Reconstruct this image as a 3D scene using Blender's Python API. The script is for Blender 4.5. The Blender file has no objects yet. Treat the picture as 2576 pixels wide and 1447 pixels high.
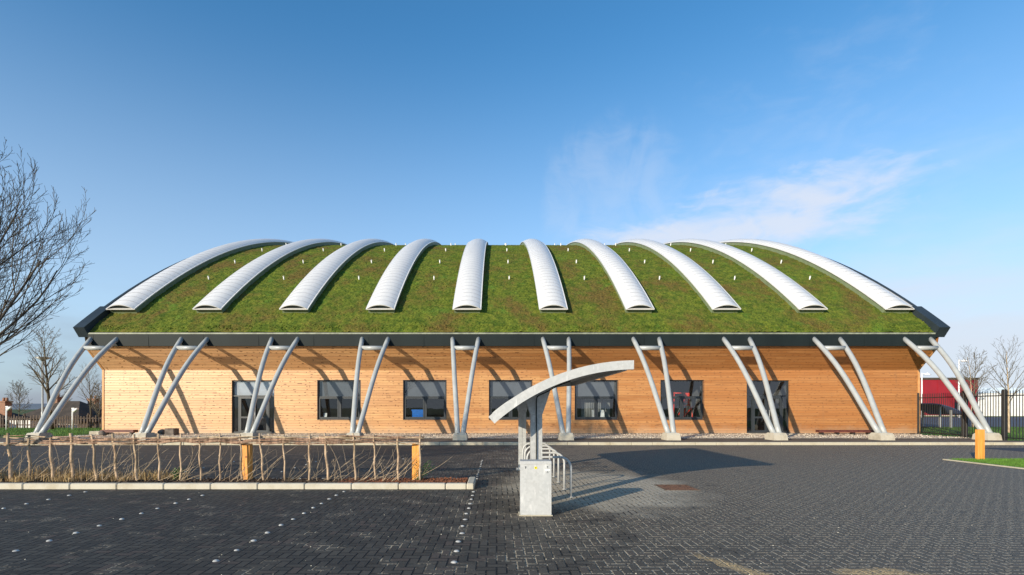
import bpy, math, random
import numpy as np
from mathutils import Vector, noise as mnoise
R = math.radians
random.seed(7)
scene = bpy.context.scene
C = scene.collection

# ------------------------------------------------------------------ camera
cam = bpy.data.cameras.new("camera")
camo = bpy.data.objects.new("camera", cam); C.objects.link(camo)
camo.location = (0, 0, 1.6); camo.rotation_euler = (R(90), 0, 0)
cam.sensor_width = 36; cam.lens = 36 * 1300 / 2576
cam.shift_x = 38 / 2576; cam.shift_y = 303.5 / 2576
cam.clip_start = 0.1; cam.clip_end = 20000
scene.camera = camo

# ------------------------------------------------------------------ light
SUN_EL = 14.3
SX, SY = 0.648, 0.761            # ground direction in which shadows fall
EXPOSURE = 0.38
sun = bpy.data.lights.new("sun", 'SUN'); sun.energy = 5.0; sun.angle = R(0.5); sun.color = (1.0, 0.87, 0.68)
suno = bpy.data.objects.new("sun", sun); C.objects.link(suno)
suno.rotation_euler = Vector((SX, SY, -math.tan(R(SUN_EL)))).to_track_quat('-Z', 'Y').to_euler()

world = bpy.data.worlds.new("World"); scene.world = world; world.use_nodes = True
def build_world():
    nt = world.node_tree; nt.nodes.clear(); N = nt.nodes.new; L = nt.links.new
    out = N('ShaderNodeOutputWorld'); bg = N('ShaderNodeBackground'); bg.inputs[1].default_value = 0.099
    L(bg.outputs[0], out.inputs[0])
    sky = N('ShaderNodeTexSky'); sky.sky_type = 'NISHITA'; sky.sun_disc = False
    sky.sun_elevation = R(SUN_EL); sky.sun_rotation = math.atan2(-SX, -SY)
    sky.air_density = 1.0; sky.dust_density = 0.35; sky.ozone_density = 2.2; sky.altitude = 50
    tc = N('ShaderNodeTexCoord'); nrm = N('ShaderNodeVectorMath'); nrm.operation = 'NORMALIZE'
    L(tc.outputs['Generated'], nrm.inputs[0])
    sep = N('ShaderNodeSeparateXYZ'); L(nrm.outputs[0], sep.inputs[0])
    def m(op, a, b=None, c=None, clamp=False):
        n = N('ShaderNodeMath'); n.operation = op; n.use_clamp = clamp
        for i, v in enumerate((a, b, c)):
            if v is None: continue
            if isinstance(v, (int, float)): n.inputs[i].default_value = v
            else: L(v, n.inputs[i])
        return n.outputs[0]
    def sm(v, lo, hi):
        n = N('ShaderNodeMapRange'); n.interpolation_type = 'SMOOTHSTEP'
        n.inputs[1].default_value = lo; n.inputs[2].default_value = hi
        L(v, n.inputs[0]); return n.outputs[0]
    def mix(f, a, b):
        n = N('ShaderNodeMixRGB')
        for i, v in enumerate((f, a, b)):
            if isinstance(v, (int, float)): n.inputs[i].default_value = v
            elif isinstance(v, tuple): n.inputs[i].default_value = (*v, 1)
            else: L(v, n.inputs[i])
        return n.outputs[0]
    def nz(scale, stretch, det=6, dist=0.0, off=(0, 0, 0), rot=(0, 0, 0)):
        mp = N('ShaderNodeMapping'); L(nrm.outputs[0], mp.inputs[0]); mp.inputs['Scale'].default_value = stretch
        mp.inputs['Location'].default_value = off; mp.inputs['Rotation'].default_value = rot
        t = N('ShaderNodeTexNoise'); L(mp.outputs[0], t.inputs[0]); t.inputs['Scale'].default_value = scale
        t.inputs['Detail'].default_value = det; t.inputs['Distortion'].default_value = dist
        t.inputs['Roughness'].default_value = 0.55
        return t.outputs['Fac']
    def spot(d, lo, hi):
        v = Vector(d).normalized(); n = N('ShaderNodeVectorMath'); n.operation = 'DOT_PRODUCT'
        L(nrm.outputs[0], n.inputs[0]); n.inputs[1].default_value = v
        return sm(n.outputs['Value'], lo, hi)
    # tint and lift of the clear sky
    tint = N('ShaderNodeMixRGB'); tint.blend_type = 'MULTIPLY'; tint.inputs[0].default_value = 1
    L(sky.outputs[0], tint.inputs[1]); tint.inputs[2].default_value = (0.68, 1.44, 1.80, 1)
    col = tint.outputs[0]
    z = sep.outputs[2]; x = sep.outputs[0]
    # paler towards the horizon
    pale = m('SUBTRACT', 1.0, sm(z, -0.05, 0.62))
    col = mix(m('MULTIPLY', pale, 0.70), col, (5.6, 6.2, 7.2))
    # wispy cirrus right of centre
    w = nz(5.5, (1, 1, 3.0), 10, 0.7, (3.1, 0.4, 0.2), (0, R(18), 0)); wf = nz(19.0, (1, 1, 2.0), 8, 1.2, (0.7, 2.0, 0.2), (0, R(18), 0))
    w = m('ADD', m('MULTIPLY', w, 0.72), m('MULTIPLY', wf, 0.28))
    q = m('ABSOLUTE', m('SUBTRACT', m('SUBTRACT', z, m('MULTIPLY', x, 0.10)), 0.262))
    s1 = m('MULTIPLY', spot((0.45, 1, 0.36), 0.945, 1.0), m('SUBTRACT', 1.0, sm(q, 0.0, 0.11)))
    s1 = m('MULTIPLY', sm(s1, 0.0, 0.15), sm(m('ADD', m('MULTIPLY', s1, 0.40), w), 0.62, 0.98))
    g2 = spot((0.225, 1, 0.405), 0.982, 1.0); s2 = m('MULTIPLY', g2, 0.30)
    w2 = nz(7.0, (2.0, 1, 1.2), 10, 0.8, (1.3, 5.4, 0.7), (0, R(-35), 0))
    s2 = m('MULTIPLY', sm(m('ADD', s2, m('ADD', m('MULTIPLY', w2, 0.72), m('MULTIPLY', wf, 0.28))), 0.60, 0.98), m('MULTIPLY', sm(g2, 0.15, 0.8), 0.5))
    g3 = spot((0.62, 1, 0.30), 0.90, 1.0); s3 = m('MULTIPLY', m('MULTIPLY', sm(m('ADD', m('MULTIPLY', g3, 0.20), w), 0.60, 0.90), sm(g3, 0.0, 0.4)), 0.28)
    s2 = m('MAXIMUM', s2, s3)
    cl = m('MAXIMUM', m('MULTIPLY', s1, 0.85), m('MULTIPLY', s2, 0.42))
    col = mix(cl, col, (5.9, 6.3, 7.2))
    # low hazy bank of cloud along the horizon, greyer to the left
    wb = nz(3.0, (1, 1, 4.5), 5, 0.3, (0.2, 0.9, 2.2))
    zz = m('ADD', z, m('MULTIPLY', m('SUBTRACT', wb, 0.5), 0.26))
    band = m('SUBTRACT', 1.0, sm(m('SUBTRACT', zz, m('MULTIPLY', x, 0.09)), 0.02, 0.25))
    side = sm(x, -0.62, 0.15)
    bc = mix(side, (2.5, 2.75, 3.35), (5.6, 6.0, 6.8))
    col = mix(m('MULTIPLY', band, 0.88), col, bc)
    L(col, bg.inputs[0])
build_world()
scene.view_settings.view_transform = 'Standard'; scene.view_settings.look = 'None'
scene.view_settings.exposure = EXPOSURE; scene.view_settings.gamma = 1

# ------------------------------------------------------------------ mesh helpers
class MB:
    def __init__(s): s.v = []; s.f = []; s.s = []
    def add(s, vs, fs, smooth=False):
        o = len(s.v); s.v += [tuple(p) for p in vs]
        for f in fs: s.f.append(tuple(i + o for i in f)); s.s.append(smooth)
        return s
    def box(s, x0, x1, y0, y1, z0, z1):
        return s.add([(x0,y0,z0),(x1,y0,z0),(x1,y1,z0),(x0,y1,z0),(x0,y0,z1),(x1,y0,z1),(x1,y1,z1),(x0,y1,z1)],
                     [(0,3,2,1),(4,5,6,7),(0,1,5,4),(1,2,6,5),(2,3,7,6),(3,0,4,7)])
    def bbox(s, x0, x1, y0, y1, z0, z1, b=0.01):
        # box with chamfered vertical and top edges
        if x1 - x0 < 2*b or y1 - y0 < 2*b: return s.box(x0, x1, y0, y1, z0, z1)
        def ring(d, z, e): return [(x0+d+e,y0+d,z),(x1-d-e,y0+d,z),(x1-d,y0+d+e,z),(x1-d,y1-d-e,z),(x1-d-e,y1-d,z),(x0+d+e,y1-d,z),(x0+d,y1-d-e,z),(x0+d,y0+d+e,z)]
        vs = ring(0, z0, b) + ring(0, z1-b, b) + ring(b, z1, b*0.5)
        fs = []
        for r in (0, 8):
            for i in range(8): j = (i+1) % 8; fs.append((r+i, r+j, r+8+j, r+8+i))
        fs.append(tuple(range(16, 24))); fs.append(tuple(range(7, -1, -1)))
        return s.add(vs, fs)
    def tube(s, path, rad, n=8, cap=True, smooth=True):
        P = [Vector(p) for p in path]
        if not isinstance(rad, (list, tuple)): rad = [rad] * len(P)
        vs = []; up = None
        for i, p in enumerate(P):
            t = (P[min(i+1, len(P)-1)] - P[max(i-1, 0)])
            if t.length < 1e-9: t = Vector((0,0,1))
            t.normalize()
            if up is None:
                a = Vector((0,0,1)) if abs(t.z) < 0.9 else Vector((1,0,0)); up = t.cross(a).normalized()
            up = (up - t * up.dot(t)).normalized(); w = t.cross(up)
            for k in range(n):
                a = 2*math.pi*k/n; vs.append(p + (up*math.cos(a) + w*math.sin(a)) * rad[i])
        fs = []
        for i in range(len(P)-1):
            for k in range(n):
                j = (k+1) % n; fs.append((i*n+k, i*n+j, (i+1)*n+j, (i+1)*n+k))
        s.add(vs, fs, smooth)
        if cap:
            o = len(s.v) - len(vs); s.f.append(tuple(o+k for k in range(n-1,-1,-1))); s.s.append(False)
            s.f.append(tuple(o+(len(P)-1)*n+k for k in range(n))); s.s.append(False)
        return s
    def prism(s, poly, axis, a, b):
        # poly: list of 2D; axis 'x': (y,z) extruded from x=a to b; 'y': (x,z); 'z': (x,y)
        def mk(p, t): return {'x': (t,p[0],p[1]), 'y': (p[0],t,p[1]), 'z': (p[0],p[1],t)}[axis]
        n = len(poly); vs = [mk(p,a) for p in poly] + [mk(p,b) for p in poly]
        fs = [tuple(range(n)), tuple(range(2*n-1, n-1, -1))] + [(i, n+i, n+(i+1)%n, (i+1)%n) for i in range(n)]
        return s.add(vs, fs)
    def blob(s, c, r, sq=0.6, seed=0, n=7, m=4):
        rnd = random.Random(seed); vs = []; fs = []
        vs.append((c[0], c[1], c[2]+r*sq))
        for j in range(1, m):
            ph = math.pi*j/m
            for i in range(n):
                a = 2*math.pi*i/n + j*0.4; q = r*rnd.uniform(0.8, 1.15)
                vs.append((c[0]+q*math.sin(ph)*math.cos(a), c[1]+q*math.sin(ph)*math.sin(a), c[2]+q*sq*math.cos(ph)))
        vs.append((c[0], c[1], c[2]-r*sq)); L_ = len(vs)-1
        for i in range(n): fs.append((0, 1+i, 1+(i+1)%n)); fs.append((L_, 1+(m-2)*n+(i+1)%n, 1+(m-2)*n+i))
        for j in range(m-2):
            for i in range(n): a = 1+j*n; fs.append((a+i, a+n+i, a+n+(i+1)%n, a+(i+1)%n))
        return s.add(vs, fs, True)
    def build(s, name, mat, parent=None, loc=None):
        me = bpy.data.meshes.new(name); vs = s.v
        if loc: vs = [(a-loc[0], b-loc[1], c-loc[2]) for a,b,c in vs]
        me.from_pydata(vs, [], s.f); me.polygons.foreach_set('use_smooth', s.s)
        me.materials.append(mat); me.update()
        o = bpy.data.objects.new(name, me); C.objects.link(o)
        if loc: o.location = loc
        if parent:
            o.parent = parent
            if not loc: o.location = -(absloc(parent))
        return o
def absloc(o):
    v = Vector(o.location)
    return v if o.parent is None else v + absloc(o.parent)
def empty(name, loc=(0,0,0), label=None, cat=None, group=None):
    o = bpy.data.objects.new(name, None); C.objects.link(o); o.location = loc; o.empty_display_size = 0.2
    return tag(o, label, cat, group)
def tag(o, label=None, cat=None, group=None, kind=None):
    if label: o['label'] = label
    if cat: o['category'] = cat
    if group: o['group'] = group
    if kind: o['kind'] = kind
    return o
def struct(o): o['kind'] = 'structure'; return o
def copy_tree(o, parent=None, off=None):
    c = o.copy(); C.objects.link(c); c.parent = parent
    for ch in list(o.children): copy_tree(ch, c)
    return c
def shift(o, d): o.location = Vector(o.location) + Vector(d); return o
def arrays(name, V, F, mat, parent=None, smooth=True):
    me = bpy.data.meshes.new(name); me.vertices.add(len(V)); me.vertices.foreach_set('co', np.asarray(V, dtype=np.float32).ravel())
    F = np.asarray(F, dtype=np.int32); k = F.shape[1]
    me.loops.add(F.size); me.loops.foreach_set('vertex_index', F.ravel())
    me.polygons.add(len(F)); me.polygons.foreach_set('loop_start', np.arange(0, F.size, k, dtype=np.int32))
    me.polygons.foreach_set('loop_total', np.full(len(F), k, dtype=np.int32))
    me.polygons.foreach_set('use_smooth', np.full(len(F), smooth)); me.materials.append(mat); me.update(calc_edges=True); me.validate()
    o = bpy.data.objects.new(name, me); C.objects.link(o)
    if parent: o.parent = parent; o.location = -absloc(parent)
    return o

# ------------------------------------------------------------------ material helpers
class NT:
    def __init__(s, name):
        s.mat = bpy.data.materials.new(name); s.mat.use_nodes = True; s.t = s.mat.node_tree; s.t.nodes.clear()
        s.out = s.t.nodes.new('ShaderNodeOutputMaterial'); s.p = s.t.nodes.new('ShaderNodeBsdfPrincipled')
        s.t.links.new(s.p.outputs[0], s.out.inputs[0]); s._pos = None
    def n(s, k): return s.t.nodes.new(k)
    def l(s, a, b): s.t.links.new(a, b)
    def put(s, sock, v):
        if isinstance(v, (int, float)): sock.default_value = v
        elif isinstance(v, (tuple, list)): sock.default_value = (*v, 1) if len(v) == 3 and len(sock.default_value) == 4 else v
        else: s.l(v, sock)
    @property
    def pos(s):
        if s._pos is None: s._pos = s.n('ShaderNodeNewGeometry').outputs['Position']
        return s._pos
    def sep(s, v=None):
        n = s.n('ShaderNodeSeparateXYZ'); s.l(v if v is not None else s.pos, n.inputs[0]); return n.outputs
    def comb(s, x, y, z):
        n = s.n('ShaderNodeCombineXYZ')
        for i, v in enumerate((x, y, z)): s.put(n.inputs[i], v)
        return n.outputs[0]
    def m(s, op, a, b=None, c=None, clamp=False):
        n = s.n('ShaderNodeMath'); n.operation = op; n.use_clamp = clamp
        for i, v in enumerate((a, b, c)):
            if v is not None: s.put(n.inputs[i], v)
        return n.outputs[0]
    def mix(s, f, a, b, mode='MIX'):
        n = s.n('ShaderNodeMixRGB'); n.blend_type = mode
        s.put(n.inputs[0], f); s.put(n.inputs[1], a); s.put(n.inputs[2], b); return n.outputs[0]
    def sm(s, v, lo, hi, a=0.0, b=1.0):
        n = s.n('ShaderNodeMapRange'); n.interpolation_type = 'SMOOTHSTEP'; s.put(n.inputs[0], v)
        for i, q in enumerate((lo, hi, a, b)): n.inputs[1+i].default_value = q
        return n.outputs[0]
    def noise(s, scale, vec=None, stretch=None, det=4, rough=0.55, dist=0, off=None):
        t = s.n('ShaderNodeTexNoise'); v = vec if vec is not None else s.pos
        if stretch or off:
            mp = s.n('ShaderNodeMapping'); s.l(v, mp.inputs[0])
            if stretch: mp.inputs['Scale'].default_value = stretch
            if off: mp.inputs['Location'].default_value = off
            v = mp.outputs[0]
        s.l(v, t.inputs[0]); t.inputs['Scale'].default_value = scale; t.inputs['Detail'].default_value = det
        t.inputs['Roughness'].default_value = rough; t.inputs['Distortion'].default_value = dist
        return t.outputs['Fac']
    def voro(s, scale, vec=None, feat='F1', stretch=None, out='Distance'):
        t = s.n('ShaderNodeTexVoronoi'); t.feature = feat; v = vec if vec is not None else s.pos
        if stretch:
            mp = s.n('ShaderNodeMapping'); s.l(v, mp.inputs[0]); mp.inputs['Scale'].default_value = stretch; v = mp.outputs[0]
        s.l(v, t.inputs[0]); t.inputs['Scale'].default_value = scale; return t.outputs[out]
    def white(s, vec):
        t = s.n('ShaderNodeTexWhiteNoise'); t.noise_dimensions = '3D'; s.l(vec, t.inputs[0]); return t.outputs
    def bump(s, h, strength=0.5, dist=0.01):
        b = s.n('ShaderNodeBump'); b.inputs['Strength'].default_value = strength; b.inputs['Distance'].default_value = dist
        s.put(b.inputs['Height'], h); s.l(b.outputs[0], s.p.inputs['Normal'])
    def set(s, col=None, rough=None, metal=None, spec=None, coat=None, coat_rough=None):
        if col is not None: s.put(s.p.inputs['Base Color'], col)
        if rough is not None: s.put(s.p.inputs['Roughness'], rough)
        if metal is not None: s.put(s.p.inputs['Metallic'], metal)
        if spec is not None: s.put(s.p.inputs['Specular IOR Level'], spec)
        if coat is not None: s.put(s.p.inputs['Coat Weight'], coat)
        if coat_rough is not None: s.put(s.p.inputs['Coat Roughness'], coat_rough)
        return s.mat

def simple(name, c, rough=0.6, metal=0, var=0.15, scale=6, bump=0.0, spec=None, stretch=None):
    t = NT(name); f = t.noise(scale, stretch=stretch, det=5)
    lo = tuple(x*(1-var) for x in c); hi = tuple(min(1, x*(1+var)) for x in c)
    t.set(t.mix(t.sm(f, 0.3, 0.7), lo, hi), rough, metal, spec)
    if bump: t.bump(f, bump, 0.02)
    return t.mat

def mat_wood_wall():
    t = NT('larch_cladding'); x, y, z = t.sep()
    bh = 0.145
    row = t.m('FLOOR', t.m('DIVIDE', z, bh)); fz = t.m('FRACT', t.m('DIVIDE', z, bh))
    # board lengths staggered by row, panels 4.93 m wide
    r1 = t.white(t.comb(row, 3.1, 0.7))[0]
    seg = t.m('FLOOR', t.m('ADD', t.m('DIVIDE', x, 3.7), t.m('MULTIPLY', r1, 5.0)))
    rb = t.white(t.comb(row, seg, 1.9))[0]
    pan = t.m('FLOOR', t.m('DIVIDE', t.m('SUBTRACT', x, -1.0), 4.93))
    rp = t.white(t.comb(pan, t.m('GREATER_THAN', z, 3.8), 5.5))[0]
    g = t.noise(3.0, stretch=(0.35, 1, 9), det=6, dist=0.4, rough=0.6)
    g2 = t.noise(22, stretch=(0.06, 1, 1.4), det=3)
    c = t.mix(t.sm(g, 0.25, 0.75), (0.42, 0.22, 0.085), (0.70, 0.42, 0.18))
    c = t.mix(t.m('MULTIPLY', t.sm(rb, 0.2, 1.0), 0.7), c, (0.40, 0.19, 0.065))
    # sun sheen fading rightwards is painted in as darker, redder board colour
    glare_fade = t.sm(t.m('ADD', x, t.m('MULTIPLY', rp, 6.0)), -14.0, 22.0)
    c = t.mix(t.m('MULTIPLY', glare_fade, 0.68), c, (0.36, 0.128, 0.030))
    c = t.mix(t.m('MULTIPLY', t.m('SUBTRACT', 1.0, t.sm(x, -26.0, 2.0)), 0.60), c, (0.74, 0.47, 0.27))  # left end lightened: sheen of the low sun painted into the board colour
    c = t.mix(t.m('MULTIPLY', t.sm(g2, 0.5, 0.75), 0.28), c, (0.30, 0.14, 0.05))
    bd = t.noise(1.0, stretch=(0.10, 1, 3.2), det=5, rough=0.65, off=(3, 0, 7))
    c = t.mix(t.m('MULTIPLY', t.sm(bd, 0.46, 0.66), t.m('ADD', 0.16, t.m('MULTIPLY', glare_fade, 0.42))), c, (0.27, 0.105, 0.03))
    up = t.m('GREATER_THAN', z, 3.8)
    c = t.mix(t.m('MULTIPLY', up, t.m('MULTIPLY', rp, 0.18)), c, (0.33, 0.15, 0.05))
    # knots
    kt = t.n('ShaderNodeTexVoronoi'); kt.voronoi_dimensions = '2D'; t.l(t.comb(t.m('ADD', t.m('MULTIPLY', x, 3.3), t.m('MULTIPLY', t.noise(2.0, det=2), 2.5)), t.m('MULTIPLY', z, 6.3), 0.0), kt.inputs[0]); kt.inputs['Scale'].default_value = 1.0
    kk = t.n('ShaderNodeSeparateColor'); t.l(kt.outputs['Color'], kk.inputs[0])
    kn = t.m('SUBTRACT', 1.0, t.sm(kt.outputs['Distance'], 0.10, 0.24))
    kf = t.m('MULTIPLY', kn, t.m('MULTIPLY', t.sm(kk.outputs[0], 0.25, 0.75), t.m('SUBTRACT', 0.85, t.m('MULTIPLY', glare_fade, 0.35))))
    c = t.mix(kf, c, (0.13, 0.050, 0.016))
    ft = t.m('MULTIPLY', t.sm(t.m('ADD', z, t.m('MULTIPLY', t.noise(1.6, det=5, rough=0.7), 0.9)), 1.15, 0.55), 0.45)
    c = t.mix(ft, c, (0.40, 0.31, 0.22))
    rs = t.noise(7.0, stretch=(1, 1, 0.06), det=5, off=(4, 4, 1))
    c = t.mix(t.m('MULTIPLY', t.sm(rs, 0.58, 0.74), 0.22), c, (0.22, 0.13, 0.07))
    gap = t.m('LESS_THAN', fz, 0.08)
    c = t.mix(t.m('MULTIPLY', gap, 0.75), c, (0.10, 0.045, 0.015))
    t.set(c, t.m('ADD', 0.36, t.m('MULTIPLY', rb, 0.12)), 0, 0.5)
    h = t.m('ADD', t.m('MULTIPLY', t.sm(fz, 0.0, 0.1), 1.0), t.m('MULTIPLY', g2, 0.12))
    t.bump(h, 0.5, 0.012)
    return t.mat

def mat_pavers():
    t = NT('block_paving'); x, y, z = t.sep()
    u = t.m('DIVIDE', x, 0.102); v = t.m('DIVIDE', y, 0.102)
    wob = t.noise(0.35, det=2)
    i = t.m('FLOOR', u); j = t.m('FLOOR', v); fx = t.m('FRACT', u); fy = t.m('FRACT', v)
    d = t.m('SUBTRACT', i, j); k = t.m('SUBTRACT', d, t.m('MULTIPLY', t.m('FLOOR', t.m('DIVIDE', d, 4.0)), 4.0))
    def eq(q): return t.m('COMPARE', k, float(q), 0.2)
    e0, e1, e2, e3 = eq(0), eq(1), eq(2), eq(3)
    dl = t.m('ADD', fx, t.m('MULTIPLY', e1, 9.0)); dr = t.m('ADD', t.m('SUBTRACT', 1.0, fx), t.m('MULTIPLY', e0, 9.0))
    db = t.m('ADD', fy, t.m('MULTIPLY', e2, 9.0)); dt = t.m('ADD', t.m('SUBTRACT', 1.0, fy), t.m('MULTIPLY', e3, 9.0))
    dd = t.m('MINIMUM', t.m('MINIMUM', dl, dr), t.m('MINIMUM', db, dt))
    bid = t.comb(t.m('SUBTRACT', i, e1), t.m('SUBTRACT', j, e2), 0.5)
    w = t.white(bid); rb = w[0]
    big = t.noise(0.22, det=4, rough=0.6); mid = t.noise(1.1, det=4, off=(4, 2, 0)); fine = t.noise(55, det=3)
    c = t.mix(rb, (0.034, 0.030, 0.025), (0.076, 0.067, 0.054))
    c = t.mix(t.m('MULTIPLY', t.m('GREATER_THAN', rb, 0.90), 0.5), c, (0.085, 0.052, 0.042))
    c = t.mix(t.m('MULTIPLY', t.sm(big, 0.42, 0.68), 0.55), c, (0.066, 0.057, 0.045))
    c = t.mix(t.m('MULTIPLY', t.sm(mid, 0.55, 0.75), 0.30), c, (0.075, 0.068, 0.055))
    c = t.mix(t.m('MULTIPLY', t.sm(fine, 0.55, 0.72), 0.30), c, (0.11, 0.10, 0.085))
    # large slow change of tone: bluer to the left, dustier to the right
    dust = t.sm(t.m('ADD', x, t.m('MULTIPLY', mid, 5.0)), -0.5, 8.0)
    c = t.mix(t.m('MULTIPLY', dust, 0.60), c, (0.165, 0.136, 0.100))
    far = t.sm(y, 12.0, 18.0); c = t.mix(t.m('MULTIPLY', far, 0.45), c, (0.125, 0.088, 0.060))
    st = t.noise(0.55, det=6, rough=0.7, off=(31, 5, 0), dist=1.0)
    c = t.mix(t.m('MULTIPLY', t.sm(st, 0.60, 0.72), 0.45), c, (0.022, 0.020, 0.018))
    tr = t.noise(0.9, det=5, rough=0.6, stretch=(0.18, 1.6, 1), off=(3, 9, 0), dist=0.6)
    c = t.mix(t.m('MULTIPLY', t.sm(tr, 0.55, 0.70), 0.30), c, (0.125, 0.105, 0.080))
    # pale dust under the bicycle racks
    dx = t.m('DIVIDE', t.m('SUBTRACT', x, 2.0), 1.9); dy = t.m('DIVIDE', t.m('SUBTRACT', y, 10.6), 2.6)
    rr = t.m('SQRT', t.m('ADD', t.m('MULTIPLY', dx, dx), t.m('MULTIPLY', dy, dy)))
    rr = t.m('ADD', rr, t.m('MULTIPLY', t.m('SUBTRACT', mid, 0.5), 1.0))
    c = t.mix(t.m('MULTIPLY', t.m('SUBTRACT', 1.0, t.sm(rr, 0.65, 1.2)), 0.9), c, (0.50, 0.44, 0.34))
    # joints: sand in some, dark in others
    sandn = t.noise(2.2, det=3, off=(9, 1, 0)); dots = t.noise(38, det=2, off=(1, 7, 0))
    js = t.m('MULTIPLY', t.sm(t.m('ADD', sandn, t.m('MULTIPLY', dust, 0.34)), 0.54, 0.72), t.sm(dots, 0.40, 0.55))
    jc = t.mix(js, (0.012, 0.011, 0.010), (0.44, 0.37, 0.27))
    joint = t.m('SUBTRACT', 1.0, t.sm(dd, 0.07, 0.14))
    c = t.mix(joint, c, jc)
    # spilt sand
    def patch(cx, cy, ax, ay, sl):
        px = t.m('SUBTRACT', x, cx); py = t.m('SUBTRACT', y, cy)
        px = t.m('ADD', px, t.m('MULTIPLY', py, sl))
        a = t.m('DIVIDE', px, ax); b = t.m('DIVIDE', py, ay)
        q = t.m('SQRT', t.m('ADD', t.m('MULTIPLY', a, a), t.m('MULTIPLY', b, b)))
        q = t.m('ADD', q, t.m('MULTIPLY', t.m('SUBTRACT', t.noise(4.5, det=6, rough=0.7, off=(cx, cy, 0)), 0.5), 3.0))
        return t.m('SUBTRACT', 1.0, t.sm(q, 0.5, 1.35))
    sp = t.m('MAXIMUM', patch(3.66, 5.02, 0.40, 0.13, 0.0), patch(2.42, 5.15, 0.11, 0.42, 0.45))
    sp = t.m('MAXIMUM', sp, patch(4.05, 4.93, 0.16, 0.08, 0.0))
    grains = t.noise(130, det=2)
    c = t.mix(t.m('MULTIPLY', t.m('MULTIPLY', sp, t.sm(t.noise(34, det=5, rough=0.75, off=(2, 2, 0)), 0.40, 0.60)), 0.95), c, t.mix(grains, (0.50, 0.32, 0.13), (0.98, 0.68, 0.32)))
    t.set(c, t.m('ADD', 0.62, t.m('MULTIPLY', fine, 0.2)), 0, 0.35)
    h = t.m('ADD', t.m('MULTIPLY', t.sm(dd, 0.02, 0.13), 1.0), t.m('MULTIPLY', fine, 0.25))
    h = t.m('ADD', h, t.m('MULTIPLY', rb, 0.35))
    t.bump(h, 0.85, 0.007)
    return t.mat

def mat_sedum():
    t = NT('sedum_planting'); x, y, z = t.sep()
    a = t.noise(0.42, det=5, rough=0.65, stretch=(1, 0.7, 0.7)); b = t.noise(2.6, det=6, rough=0.7); f = t.noise(14, det=4, rough=0.7)
    c = t.mix(t.sm(b, 0.32, 0.68), (0.048, 0.086, 0.008), (0.150, 0.180, 0.020))
    br = t.sm(t.m('ADD', t.m('MULTIPLY', a, 0.75), t.m('MULTIPLY', b, 0.25)), 0.45, 0.64)
    c = t.mix(t.m('MULTIPLY', br, 0.75), c, t.mix(f, (0.085, 0.045, 0.016), (0.190, 0.105, 0.036)))
    g = t.noise(0.9, det=5, off=(12, 3, 1))
    c = t.mix(t.m('MULTIPLY', t.sm(g, 0.56, 0.72), 0.6), c, (0.085, 0.185, 0.020))
    c = t.mix(t.m('MULTIPLY', t.sm(f, 0.56, 0.72), 0.6), c, (0.24, 0.24, 0.055))
    c = t.mix(t.m('MULTIPLY', t.sm(f, 0.46, 0.28), 0.7), c, (0.020, 0.030, 0.008))
    t.set(c, 0.9, 0, 0.2); t.bump(t.m('ADD', f, t.m('MULTIPLY', b, 0.5)), 0.9, 0.06)
    return t.mat

def mat_lawn(name='lawn_grass', a=(0.035, 0.085, 0.010), b=(0.085, 0.165, 0.022)):
    t = NT(name); n1 = t.noise(1.5, det=6, rough=0.7); n2 = t.noise(30, det=4, rough=0.7)
    c = t.mix(t.sm(n1, 0.3, 0.7), a, b); c = t.mix(t.m('MULTIPLY', t.sm(n2, 0.5, 0.75), 0.5), c, (0.14, 0.20, 0.04))
    c = t.mix(t.m('MULTIPLY', t.sm(n2, 0.45, 0.25), 0.5), c, (0.015, 0.03, 0.005))
    t.set(c, 0.9, 0, 0.2); t.bump(n2, 0.8, 0.03); return t.mat

def mat_galv(name, a=(0.40, 0.41, 0.41), b=(0.52, 0.53, 0.52), rough=0.42, metal=0.35):
    t = NT(name); n1 = t.voro(26, out='Color'); n2 = t.noise(3, det=5); n3 = t.noise(22, stretch=(1, 1, .16), det=6)
    sp = t.n('ShaderNodeSeparateColor'); t.l(n1, sp.inputs[0])
    c = t.mix(sp.outputs[0], a, b); c = t.mix(t.m('MULTIPLY', t.sm(n2, 0.4, 0.7), 0.3), c, (0.38, 0.41, 0.43))
    c = t.mix(t.m('MULTIPLY', t.sm(n3, 0.58, 0.72), 0.5), c, (0.74, 0.74, 0.73))
    t.set(c, t.m('ADD', rough, t.m('MULTIPLY', sp.outputs[1], 0.15)), metal); return t.mat

def mat_glass(name, tint=(0.72, 0.76, 0.78), refl=0.085):
    t = NT(name); t.t.nodes.remove(t.p)
    g = t.n('ShaderNodeBsdfGlossy'); g.inputs['Color'].default_value = (0.92, 0.95, 1, 1); g.inputs['Roughness'].default_value = 0.015
    tr = t.n('ShaderNodeBsdfTransparent'); tr.inputs['Color'].default_value = (*tint, 1)
    lw = t.n('ShaderNodeLayerWeight'); lw.inputs['Blend'].default_value = 0.22
    f = t.m('ADD', refl, t.m('MULTIPLY', lw.outputs['Fresnel'], 0.7), clamp=True)
    w = t.noise(0.9, det=2); b = t.n('ShaderNodeBump'); b.inputs['Strength'].default_value = 0.05; b.inputs['Distance'].default_value = 0.02
    t.l(w, b.inputs['Height']); t.l(b.outputs[0], g.inputs['Normal'])
    mx = t.n('ShaderNodeMixShader'); t.l(f, mx.inputs[0]); t.l(tr.outputs[0], mx.inputs[1]); t.l(g.outputs[0], mx.inputs[2])
    t.l(mx.outputs[0], t.out.inputs[0]); return t.mat

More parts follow.
